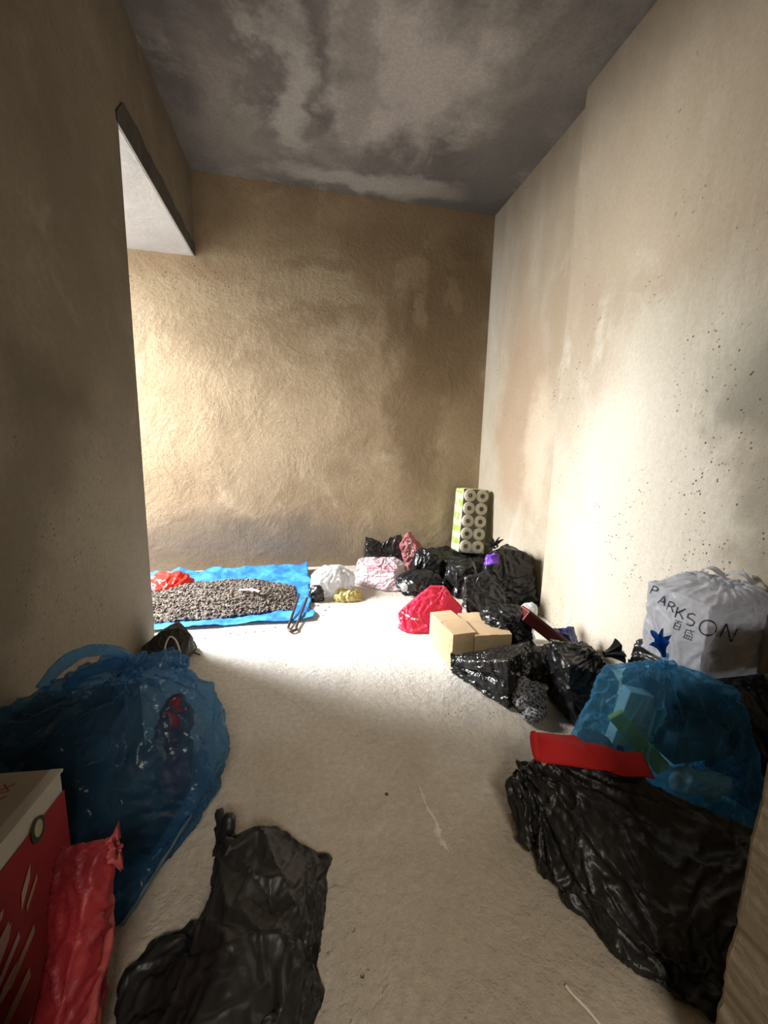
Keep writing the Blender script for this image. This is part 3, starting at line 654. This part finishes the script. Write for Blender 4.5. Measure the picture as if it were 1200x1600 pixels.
# clear scrap by the box
sp = film('plastic_scrap', [ell((1.16, 1.80, .17), (.05, .04, .05)), [(1.12, 1.77, .003), (1.2, 1.77, .003), (1.16, 1.84, .003), (1.16, 1.8, .2)]], m_whitec, .006, 1, crumple=.007, freq=26, seed=31, sim=False)
tag(sp, 'scrap of grey-white plastic wrap behind the dark red slanting box', 'plastic wrap')
sp2 = film('plastic_scrap', [ell((1.36, 1.62, .035), (.035, .03, .04))], plastic('grey_film', (.10, .10, .10), .4, .5, .3, .4, translucent=.1), .005, 1, crumple=.006, freq=30, seed=33, sim=False)
tag(sp2, 'small crumpled grey plastic scrap right of the navy blue packet', 'plastic wrap')
sp3 = film('plastic_scrap', [ell((.66, 2.50, .07), (.028, .028, .034))], m_whitec, .005, 1, crumple=.006, freq=30, seed=35, sim=False)
tag(sp3, 'bright scrap of white wrap on the low shiny black bag by the red bag', 'plastic wrap')

tag(K['smallb'], 'small black plastic bag between the torn black bag and the tied black bag', 'bag')
td = K['tied']; tag(td, 'boxy black bag tied at the top, left of the clear blue bag', 'bag')
tuft('bag_mouth', (1.10, 1.20, .255), (1, -.05, .12), .012, .032, .07, m_black, td, seed=8)

# grey knotted cloth
s_ = NT('mottled_grey_wool'); P_ = s_.obj()
n1 = s_.noise(P_, 110, 3, .7); n2 = s_.noise(P_, 260, 2, .6)
s_.l(s_.mix(s_.ramp(n1, .42, .58), (.025, .025, .03), (.36, .36, .37)), s_.p.inputs['Base Color']); s_.p.inputs['Roughness'].default_value = .95
s_.l(s_.bump(n2, .8, .004), s_.p.inputs['Normal'])
gk = film('knotted_scarf', [ell((.835, 1.28, .045), (.05, .05, .045)), ell((.90, 1.30, .05), (.04, .045, .048)), ell((.83, 1.205, .028), (.045, .03, .028)), ell((.86, 1.35, .06), (.045, .04, .04)), ell((.885, 1.24, .025), (.03, .03, .025))],
          s_.m, .004, 2, crumple=.004, freq=26, seed=40, sim=False)
tag(gk, 'mottled grey knitted scarf knotted in a lump on the floor beside the torn black bag', 'scarf')

# clear blue bag and what is in it
bl = K['blue']; tag(bl, 'translucent bright blue carrier bag knotted on top, full of packets, below the white lettered bag', 'bag')
tuft('knot', (.99, .865, .43), (.1, 0, 1), .016, .012, .02, m_blue, bl, seed=1)
tuft('bag_mouth', (.985, .862, .445), (-.35, .1, 1), .010, .032, .055, plastic('blue_knot_film', (.01, .13, .62), .2, .6, .3, .3, translucent=.3), bl, seed=3)
def slabthing(name, dims, loc, rot, mat, label, cat, bev=.003, group=None):
    o = from_bm(name, box_bm(-dims[0]/2, dims[0]/2, -dims[1]/2, dims[1]/2, -dims[2]/2, dims[2]/2, bev), mat)
    o.data.transform(Matrix.Rotation(rot[2], 4, 'Z') @ Matrix.Rotation(rot[1], 4, 'Y') @ Matrix.Rotation(rot[0], 4, 'X')); o.location = loc
    return tag(o, label, cat, group)
slabthing('shoe_box', (.18, .12, .10), (1.10, .905, .295), (0, 0, .02), m_navy, 'dark navy box showing through the top right of the clear blue bag', 'box')
slabthing('packet', (.175, .15, .085), (1.105, .885, .18), (0, 0, -.03), m_slate, 'slate grey packet under the navy box inside the clear blue bag', 'packet')
slabthing('folder', (.20, .02, .045), (.955, .875, .17), (0, .80, -.5), plain('lime_card', (.80, .80, .12), .6), 'yellow-green strip of card slanting inside the clear blue bag', 'card')
slabthing('paper_pad', (.11, .04, .20), (.975, .92, .20), (0, .2, -.2), plain('pale_paper', (.85, .90, .92), .7), 'pale paper packet standing left of the navy box inside the clear blue bag', 'packet')
slabthing('book', (.12, .08, .05), (.87, .92, .12), (0, .25, -.6), plain('plum_card', (.05, .03, .07), .5), 'dark plum book in the left bottom of the clear blue bag', 'book')
o = film('tissue_bundle', [ell((1.05, .80, .09), (.05, .035, .045)), ell((1.11, .785, .085), (.045, .035, .04)), ell((1.155, .79, .08), (.03, .035, .035))], plain('pale_blue_tissue', (.85, .90, .92), .6, .4, .4, 30, .2), .006, 1, crumple=.006, freq=20, seed=41, sim=False)
tag(o, 'pale crumpled tissue bundle at the bottom right of the clear blue bag', 'tissue')

tag(K['under'], 'black refuse bag squeezed against the right wall under the white lettered bag', 'bag')
# white lettered bag
pkb = K['park']; tag(pkb, 'large white plastic bag with handwritten-style dark lettering round a box, by the right wall', 'bag')
m_ink = plain('dark_ink', (.03, .04, .07), .6)
def L(cx, cy, s, rot, segs):
    c_, s2 = math.cos(rot), math.sin(rot)
    return [[(cx+(x*c_-y*s2)*s, cy+(x*s2+y*c_)*s) for x, y in seg] for seg in segs]
arc = lambda cx, cy, rx, ry, a0, a1, n=12: [(cx+rx*math.cos(a0+(a1-a0)*i/n), cy+ry*math.sin(a0+(a1-a0)*i/n)) for i in range(n+1)]
G = {'P': [[(-.35, .5), (-.35, -.5)], [(-.35, -.5), (.1, -.5), (.35, -.3), (.2, -.05), (-.3, 0)]],
     'A': [[(-.4, .5), (0, -.5), (.4, .5)], [(-.25, .15), (.25, .15)]],
     'R': [[(-.35, .5), (-.35, -.5)], [(-.35, -.5), (.1, -.5), (.35, -.28), (.1, -.02), (-.3, 0)], [(0, 0), (.4, .5)]],
     'K': [[(-.35, .5), (-.35, -.5)], [(.4, -.5), (-.3, .05)], [(-.1, -.08), (.4, .5)]],
     'S': [[(.35, -.38), (.1, -.5), (-.25, -.42), (-.3, -.15), (.05, 0), (.32, .2), (.25, .43), (-.05, .5), (-.35, .38)]],
     'O': [arc(0, 0, .5, .45, 0, 2*math.pi, 16)],
     'N': [[(-.4, .5), (-.4, -.5)], [(-.4, -.5), (.4, .5)], [(.4, .5), (.4, -.5)]]}
lines = []
for ch, x, y, sz, ro in (('P', 1021, 918, 13, .45), ('A', 1034, 933, 14, .4), ('R', 1047, 943, 14, .35), ('K', 1061, 953, 17, .25), ('S', 1078, 963, 19, .1), ('O', 1104, 976, 26, 0.05), ('N', 1136, 984, 24, .45)):
    lines += L(x+2, y+5, sz, ro, G[ch])
strokes('printed_lettering', lines, .0023, m_ink, pkb)
bai = [[(-.45, -.5), (.45, -.5)], [(0, -.5), (-.15, -.25)], [(-.35, -.25), (.35, -.25), (.35, .5), (-.35, .5), (-.35, -.25)], [(-.35, .12), (.35, .12)]]
sheng = [[(-.45, -.35), (.35, -.35)], [(-.35, -.35), (-.45, .1)], [(.0, -.5), (.15, -.15), (.4, .05)], [(-.2, -.1), (.05, -.1)], [(.3, -.5), (.42, -.42)], [(-.35, .15), (.35, .15), (.35, .48)], [(-.35, .15), (-.35, .48)], [(-.12, .15), (-.12, .48)], [(.12, .15), (.12, .48)], [(-.5, .5), (.5, .5)]]
strokes('printed_characters', L(1059, 977, 13, .35, bai)+L(1077, 991, 16, .35, sheng), .0014, m_ink, pkb)
strokes('printed_small_lines', [[(1008, 984), (1012, 987), (1009, 991), (1005, 988), (1008, 984)], [(1014, 992), (1030, 1000)], [(1013, 996), (1033, 1006)], [(1036, 1003), (1046, 1009)]], .0008, plain('grey_ink', (.25, .27, .33), .6), pkb)
for k, (a, b, c_) in enumerate(([(1.31, 1.08, .59), (1.33, 1.05, .63), (1.36, 1.02, .61)], [(1.37, 1.05, .59), (1.39, 1.0, .625), (1.40, .96, .60)])):
    ribbon('handle', [a, b, c_], .022, m_white, pkb, (1, 0, .3), 4+k)
slabthing('box', (.055, .012, .19), (1.385, .877, .44), (0, 0, 0), plain('brown_card', (.24, .205, .165), .7, vary=.2), 'narrow brown card box end beside the white lettered bag against the right wall', 'box')
slabthing('carton', (.21, .02, .14), (1.285, .903, .425), (0, 0, 0), plain('taupe_card', (.16, .14, .125), .7, vary=.2), 'taupe card box showing through the near side of the white lettered bag', 'box')

# big black bag and the red folded bag on it
bb = K['big']; tag(bb, 'largest black refuse bag, lying bottom right with a folded red bag on it', 'bag')
m_felt = plain('red_nonwoven', (.56, .022, .022), .8, .25, .35, 350, .1)
def sheet(name, corners, nu, nv, mat, thick=.003, amp=.004, freq=12, bulge=0, seed=0):
    a, b, c_, d = [Vector(p) for p in corners]; vs, fs = [], []
    n = (b-a).cross(d-a).normalized(); n = n if n.z > 0 else -n
    for j in range(nv+1):
        for i in range(nu+1):
            u, v = i/nu, j/nv; p = (a*(1-u)+b*u)*(1-v)+(d*(1-u)+c_*u)*v
            p = p + n*(amp*noise.noise(p*freq+Vector((seed, 0, 0)))*2 + bulge*math.sin(math.pi*v)*math.sin(math.pi*min(1, u*1.0)**.7)); vs.append(p)
    for j in range(nv):
        for i in range(nu): q0 = j*(nu+1)+i; fs.append((q0, q0+1, q0+nu+2, q0+nu+1))
    o = mesh(name, vs, fs, mat, None, True); m = o.modifiers.new('s', 'SOLIDIFY'); m.thickness = thick; return o
rf = empty('folded_bag', (.70, .82, .19), 'bright red folded cloth shopping bag lying on the big black refuse bag', 'bag')
P0 = on_floor(833, 1146, .225); P1 = on_floor(898, 1149, .225); P2 = on_floor(962, 1206, .205); P3 = on_floor(840, 1190, .195)
adopt(sheet('folded_panel', [P0, P1, P2, P3], 24, 16, m_felt, .004, .006, 16, .026, 1), rf)
Q0 = on_floor(905, 1163, .212); Q1 = on_floor(1003, 1179, .212); Q2 = on_floor(1022, 1218, .198); Q3 = on_floor(945, 1203, .205)
adopt(sheet('open_panel', [Q0, Q1, Q2, Q3], 24, 16, m_felt, .003, .008, 14, .012, 2), rf)
tube_pts = [P0 + (P3-P0)*t + Vector((0, 0, .004)) for t in (0, .25, .5, .75, 1)]
adopt(tube('folded_edge', tube_pts, .011, m_felt, radii=[.008, .012, .013, .012, .008]), rf)
adopt(ribbon('dark_binding', [Q1+Vector((0, 0, .003)), (Q1+Q2)/2+Vector((0, 0, .004)), Q2+Vector((0, 0, .003))], .004, plain('binding', (.05, .01, .02), .7), None, (0, 0, 1), 1), rf)

# ------------------------------------------------------------------ left side
lb = K['lblue']; tag(lb, 'large translucent dark blue carrier bag with open handles against the left wall', 'bag')
ribbon('handle', [(-.67, 1.10, .36), (-.64, 1.12, .405), (-.58, 1.13, .44), (-.51, 1.13, .437), (-.455, 1.12, .405)], .032, m_blued, lb, (0, .3, 1), 4, .2)
ribbon('handle', [(-.60, 1.07, .37), (-.56, 1.09, .40), (-.50, 1.10, .415), (-.46, 1.11, .40)], .03, m_blued, lb, (0, .5, 1), 7, .2)
tuft('knot', (-.46, 1.10, .395), (.1, -.3, 1), .018, .03, .03, m_blued, lb, seed=6)
ribbon('edge_sheen_strip', [(-.275, .92, .10), (-.31, .86, .07), (-.345, .80, .04), (-.375, .765, .012)], .03, plastic('edge_sheen_film', (.20, .38, .50), .3, .6, .2, .2, translucent=.4), lb, (.4, 0, 1), 5, .08)  # paler strip laid on as the reflective sheen of the bag's edge
slabthing('carton', (.25, .20, .31), (-.585, 1.06, .165), (0, 0, .03), plain('black_card', (.008, .008, .012), .6), 'black box filling the left half of the dark blue bag', 'box', .004)
slabthing('packet', (.11, .19, .17), (-.395, 1.02, .095), (0, .1, -.25), plain('dark_pack', (.015, .012, .02), .5), 'dark packet in the lower right of the dark blue bag', 'packet')
o = film('cloth_bundle', [ell((-.345, 1.06, .255), (.045, .06, .075)), ell((-.33, .98, .16), (.04, .05, .07))], plain('maroon_cloth', (.16, .02, .035), .6, .4, .4, 30, .5), .008, 2, crumple=.012, freq=14, seed=43, sim=False)
tag(o, 'maroon crumpled bundle showing through the right side of the dark blue bag', 'cloth')

bp_ = K['back_pack']; tag(bp_, 'black nylon shoulder bag on the floor at the free end of the left wall', 'bag')
m_cord = plain('white_cord', (.60, .58, .52), .7)
adopt(tube('cord', spline([(-.60, 1.80, .04), (-.607, 1.80, .10), (-.59, 1.81, .145), (-.565, 1.80, .14), (-.547, 1.79, .10), (-.54, 1.785, .03)]), .0035, m_cord), bp_)
strokes('piping', [[(262, 1020), (268, 1008), (278, 1003), (286, 1012), (290, 1030)], [(280, 988), (292, 992), (296, 1002), (294, 1025)]], .003, plain('brown_piping', (.035, .012, .01), .5), bp_)
w_ = tube('cable', spline([on_floor(296, 1019, .02), on_floor(304, 1020, .006), on_floor(312, 1023, .004)]), .003, plain('black_cable', (.02, .02, .02), .5))
tag(w_, 'short stub of dark cable sticking out beside the black shoulder bag', 'cable')
pp = slabthing('paper_piece', (.05, .10, .012), (-.455, 1.47, .012), (0, 0, .2), plain('white_card', (.62, .60, .56), .7), 'white card scrap on the floor behind the dark blue bag', 'paper')

# white and red carton
m_cw = plain('grey_white_card', (.34, .30, .24), .75, .3, .1, 100, .08)
m_cwe = plain('pale_card_band', (.47, .45, .39), .7)
m_cr = plain('red_carton_print', (.34, .012, .018), .4, .5, vary=.15)
cr = empty('carton', (-.58, .62, .003), 'white-topped cardboard carton with glossy red side in the bottom left corner', 'box')
YAWC = Matrix.Translation((-.465, .79, .0)) @ Matrix.Rotation(-.06, 4, 'Z')
def cpart(name, *a, mat, bev=0):
    o = from_bm(name, box_bm(*a, bev), mat); o.data.transform(YAWC); return adopt(o, cr)
cpart('body', -.24, -.001, -.37, 0, .003, .365, mat=m_cwe, bev=.003)
cpart('top_flap', -.243, -.020, -.373, .002, .365, .369, mat=m_cw)
cpart('top_band', -.020, .002, -.373, .002, .3645, .3695, mat=m_cwe)
# red print below a slanting white band
o = mesh('red_side', [YAWC @ Vector(p) for p in [(.0012, .0, .325), (.0012, -.372, .325), (.0012, -.372, .004), (.0012, 0, .004)]], [(0, 1, 2, 3)], m_cr); adopt(o, cr); o['label'] = 'red printed side'
def pm(name, lst, mat, x=.0022):
    bm = bmesh.new()
    for pts in lst:
        bm.faces.new([bm.verts.new(YAWC @ Vector((x, p[0], p[1]))) for p in pts])
    o = from_bm(name, bm, mat); return adopt(o, cr)
q = lambda y, z, w_, h_, s=.0: [(y, z), (y+w_, z+s), (y+w_, z+h_+s), (y, z+h_)]
pm('white_graphics', [[(-.215, .225), (-.19, .245), (-.165, .25), (-.16, .262), (-.19, .262), (-.213, .243)], q(-.20, .195, .045, .016, .02), [(-.22, .17), (-.19, .175), (-.16, .20), (-.15, .222), (-.18, .205), (-.21, .19)], q(-.19, .145, .05, .014, .03), [(-.13, .215), (-.105, .25), (-.10, .275), (-.125, .245)], [(-.21, .12), (-.17, .12), (-.15, .145), (-.18, .14)]], plain('pink_white_print', (.55, .35, .33), .5))
pm('tan_graphics', [q(-.17, .115, .06, .016, .03), q(-.20, .06, .07, .02, .02), q(-.12, .20, .03, .012, .03)], plain('tan_print', (.45, .26, .16), .5), .0024)
pm('green_emblem', [[(-.075+.017*math.cos(t), .316+.024*math.sin(t)) for t in [i*math.pi/8 for i in range(16)]]], plain('green_ring', (.025, .04, .018), .5), .003)
pm('emblem_centre', [[(-.075+.010*math.cos(t), .318+.016*math.sin(t)) for t in [i*math.pi/8 for i in range(16)]]], plain('emblem_white', (.40, .38, .25), .5), .0036)
bm = bmesh.new()
def bar(x0, y0, x1, y1, w_=.004):
    a, b = Vector((x0, y0, 0)), Vector((x1, y1, 0)); s2 = (b-a).normalized().cross(Vector((0, 0, 1)))*w_/2
    bm.faces.new([bm.verts.new(YAWC @ (p+Vector((0, 0, .3698)))) for p in (a+s2, b+s2, b-s2, a-s2)])
for k in range(3):
    x, y = -.070+.004*k, -.035-.028*k
    bar(x-.011, y-.008, x+.011, y+.008); bar(x-.010, y+.009, x+.010, y-.009, .003); bar(x-.012, y-.011, x+.010, y-.010, .003)
for k in range(6):
    x, y = -.115+.002*k, -.022-.017*k
    bar(x-.010, y, x+.010, y+.002, .006); bar(x-.004, y-.008, x+.004, y+.006, .004)
o = from_bm('red_stamp', bm, plain('red_stamp_ink', (.30, .07, .05), .7)); adopt(o, cr)
bm = bmesh.new(); bar(-.20, -.115, -.105, -.098, .006); o = from_bm('black_tape_mark', bm, plain('black_mark', (.01, .01, .01), .5)); adopt(o, cr)

sk = K['sack']; tag(sk, 'crumpled red woven sack leaning on the side of the white-topped carton', 'sack')
m_pk = plain('sack_pink', (.36, .05, .055), .6)
tuft('frayed_mouth', (-.33, .65, .315), (.9, .3, .1), .02, .026, .018, m_pk, sk, ruff=9, seed=3)

fb = K['front']; tag(fb, 'limp black plastic bag on the bare floor at the bottom, nearest the camera', 'bag')
fb['label'] = 'limp empty black plastic bag on bare floor right of the red sack'

# ------------------------------------------------------------------ tarp, gravel, bracket
s_ = NT('blue_tarp'); P_ = s_.obj()
s_.l(s_.mix(s_.ramp(s_.noise(P_, 7, 5, .6), .4, .65), (.02, .13, .45), (.05, .27, .68)), s_.p.inputs['Base Color']); s_.p.inputs['Roughness'].default_value = .42
s_.l(s_.bump(s_.voro(P_, 26), .35, .01), s_.p.inputs['Normal'])
vs, fs = [], []; NU, NV = 110, 80
for j in range(NV+1):
    for i in range(NU+1):
        u, v = i/NU, j/NV
        p00, p10, p11, p01 = Vector((-1.35, 2.16, 0)), Vector((.045, 2.215, 0)), Vector((.03, 3.20, 0)), Vector((-1.35, 3.10, 0))
        p = (p00*(1-u)+p10*u)*(1-v)+(p01*(1-u)+p11*u)*v
        e = min(v, 1-v)
        z = .006 + .010*max(0, noise.noise(p*9)) + .006*noise.noise(p*26)
        if v > .8: z += (v-.8)/.2*(.045+.05*noise.noise(Vector((u*11, 0, 0)))) ; p.y += (v-.8)*.12*noise.noise(Vector((u*9, 2, 0)))
        if v < .12: z += (.12-v)/.12*(.012+.012*noise.noise(Vector((u*8, 7, 0)))); p.y += (.12-v)*.25*noise.noise(Vector((u*5, 4, 0)))
        if u > .9: z += (u-.9)/.1*.02*(1+noise.noise(Vector((v*9, 1, 0))))*(.3+v); p.x += (u-.9)*.4*noise.noise(Vector((v*7, 5, 0)))
        p.z = max(.003, z); vs.append(p)
for j in range(NV):
    for i in range(NU): a = j*(NU+1)+i; fs.append((a, a+1, a+NU+2, a+NU+1))
tp = mesh('tarpaulin', vs, fs, s_.m, None, True); tp.modifiers.new('s', 'SOLIDIFY').thickness = .0012
tag(tp, 'bright blue plastic tarpaulin spread on the floor by the back wall under gravel', 'tarp')
s_ = NT('grey_gravel'); P_ = s_.obj()
s_.l(s_.mix(s_.ramp(s_.noise(P_, 60, 3, .7), .35, .65), (.045, .034, .026), (.19, .155, .125)), s_.p.inputs['Base Color']); s_.p.inputs['Roughness'].default_value = .9
s_.l(s_.bump(s_.voro(P_, 90), .8, .008), s_.p.inputs['Normal'])
m_grav = s_.m
def gz(x, y):
    # mound outline: far edge, near edge and right tip as in the photo
    yn = 2.245 + .05*math.sin((x+1)*3.4) + max(0, x+.45)*.32; yf = 2.90 - max(0, x+.35)*.35
    if not yn < y < yf: return 0
    v = (y-yn)/(yf-yn); rx = min(1, (-.05-x)/.28)
    if rx <= 0: return 0
    return .085*math.sin(math.pi*v)**.7*rx**.6*(1+.35*noise.noise(Vector((x*6, y*6, 0)))) if v > 0 else 0
bm = bmesh.new(); g = {}
NX, NY = 130, 80
for j in range(NY+1):
    for i in range(NX+1):
        x = -1.3+1.27*i/NX; y = 2.18+.78*j/NY; z = gz(x, y)
        g[i, j] = bm.verts.new((x, y, .008+z+.006*noise.noise(Vector((x*60, y*60, 0))))) if z > .002 else None
for j in range(NY):
    for i in range(NX):
        q4 = [g[i, j], g[i+1, j], g[i+1, j+1], g[i, j+1]]
        if all(q4): bm.faces.new(q4)
ico = bmesh.new(); bmesh.ops.create_icosphere(ico, subdivisions=1, radius=1); iv = [v.co.copy() for v in ico.verts]; ifc = [[v.index for v in f.verts] for f in ico.faces]; ico.free()
gr = random.Random(3); cnt = 0
while cnt < 4200:
    x, y = gr.uniform(-1.3, -.03), gr.uniform(2.2, 2.92); z = gz(x, y)
    if z < .003: continue
    cnt += 1; r = gr.choice((.004, .005, .006, .008, .012)); R_ = Matrix.Rotation(gr.uniform(0, 6), 3, Vector((gr.random(), gr.random(), gr.random())).normalized())
    sx = Vector((gr.uniform(.7, 1.3), gr.uniform(.7, 1.3), gr.uniform(.5, 1)))
    nv = [bm.verts.new(Vector((x, y, z+.009)) + R_ @ Vector((c.x*sx.x*r, c.y*sx.y*r, c.z*sx.z*r))) for c in iv]
    for f in ifc: bm.faces.new([nv[k] for k in f])
go = from_bm('gravel', bm, m_grav); tag(go, 'heap of coarse grey-brown gravel spread on the blue tarpaulin', 'gravel', kind='stuff')

a0, a1, b1, b0 = Vector((-.035, 2.50, .055)), Vector((-.085, 2.15, .014)), Vector((-.045, 2.12, .014)), Vector((.015, 2.46, .045))
pts = [a0, a0.lerp(a1, .5), a1, a1+Vector((-.005, -.035, 0)), (a1+b1)/2+Vector((-.01, -.065, 0)), b1+Vector((.0, -.035, 0)), b1, b1.lerp(b0, .5), b0]
m_iron = plain('rusty_iron', (.10, .06, .05), .45, .5, .3, 80, .4, metal=.5)
o = tube('bent_rod', spline(pts, 6), .0075, m_iron, segs=10)
tag(o, 'U-shaped bent iron rod lying across the near right edge of the blue tarpaulin', 'rod')
# scrap of clear film in the gravel
o = ribbon('plastic_strip', [(-.40, 2.50, .105), (-.33, 2.49, .108), (-.27, 2.46, .10)], .03, m_whitec, None, (0, 1, 0), 12, .2); tag(o, 'thin whitish strip of plastic lying on top of the gravel heap', 'plastic strip')

# floor details
m_straw = plain('dry_straw', (.85, .78, .62), .7)
P_ = [on_floor(884, 1540, .004), on_floor(893, 1552, .004), on_floor(905, 1564, .006), on_floor(920, 1580, .004), on_floor(938, 1602, .003)]
o = tube('twig', spline(P_), .0024, m_straw, radii=None); tag(o, 'thin pale bent twig on the floor left of the largest black bag', 'twig')
bm = bmesh.new(); sm = random.Random(5)
C1 = spline([on_floor(655, 1228, .002), on_floor(666, 1258, .002), on_floor(680, 1282, .002), on_floor(686, 1306, .002), on_floor(702, 1332, .002)], 10)
prev = None
for i, p in enumerate(C1):
    t = i/(len(C1)-1); w_ = (.0015+.011*abs(noise.noise(Vector((i*.9, 0, 0))))+(.006 if t > .55 else .001)*math.sin(math.pi*t))*(.25 if i % 7 == 3 else 1)
    row = [bm.verts.new(p+Vector((-w_, 0, -.0015))), bm.verts.new(p+Vector((-w_*.4, 0, .0015))), bm.verts.new(p+Vector((w_*.5, .001, .0012))), bm.verts.new(p+Vector((w_, 0, -.0015)))]
    if prev:
        for k in range(3): bm.faces.new((prev[k], prev[k+1], row[k+1], row[k]))
    prev = row
o = from_bm('mortar_smear', bm, plain('pale_mortar', (.76, .70, .60), .9, .2, .6, 200, .2), None, True); tag(o, 'pale streak of dried mortar on the bare floor in mid room', 'mortar')
m_peb = plain('pebble_stone', (.16, .13, .11), .9, .2, .5, 120, .3)
peb = None; pr_ = random.Random(12)
for (px, py, r) in [(360, 990, .005), (372, 992, .004), (384, 989, .004), (398, 988, .005), (412, 987, .004), (430, 981, .005), (320, 998, .004), (338, 1000, .003), (497, 947, .006), (508, 954, .006), (514, 949, .005), (505, 962, .004), (430, 988, .003), (352, 996, .003)]:
    if peb is None:
        bm = bmesh.new(); bmesh.ops.create_icosphere(bm, subdivisions=2, radius=1)
        for v in bm.verts: v.co *= 1+.35*noise.noise(v.co*2); v.co.z *= .6
        peb = o = from_bm('pebble', bm, m_peb)
    else: o = peb.copy(); C.objects.link(o)
    p = on_floor(px, py); o.location = (p.x, p.y, r*.55); o.scale = (r, r, r); o.rotation_euler = (0, 0, pr_.uniform(0, 6))
    tag(o, 'tiny dark pebble spilled on the pale floor near the tarpaulin', 'pebble', 'spilled pebbles')
o = peb.copy(); C.objects.link(o); p = on_floor(604, 1242); o.location = (p.x, p.y, .003); o.scale = (.006, .005, .005); tag(o, 'single dark pebble on the bare floor left of the mortar streak', 'pebble')
if 'group' in o: del o['group']
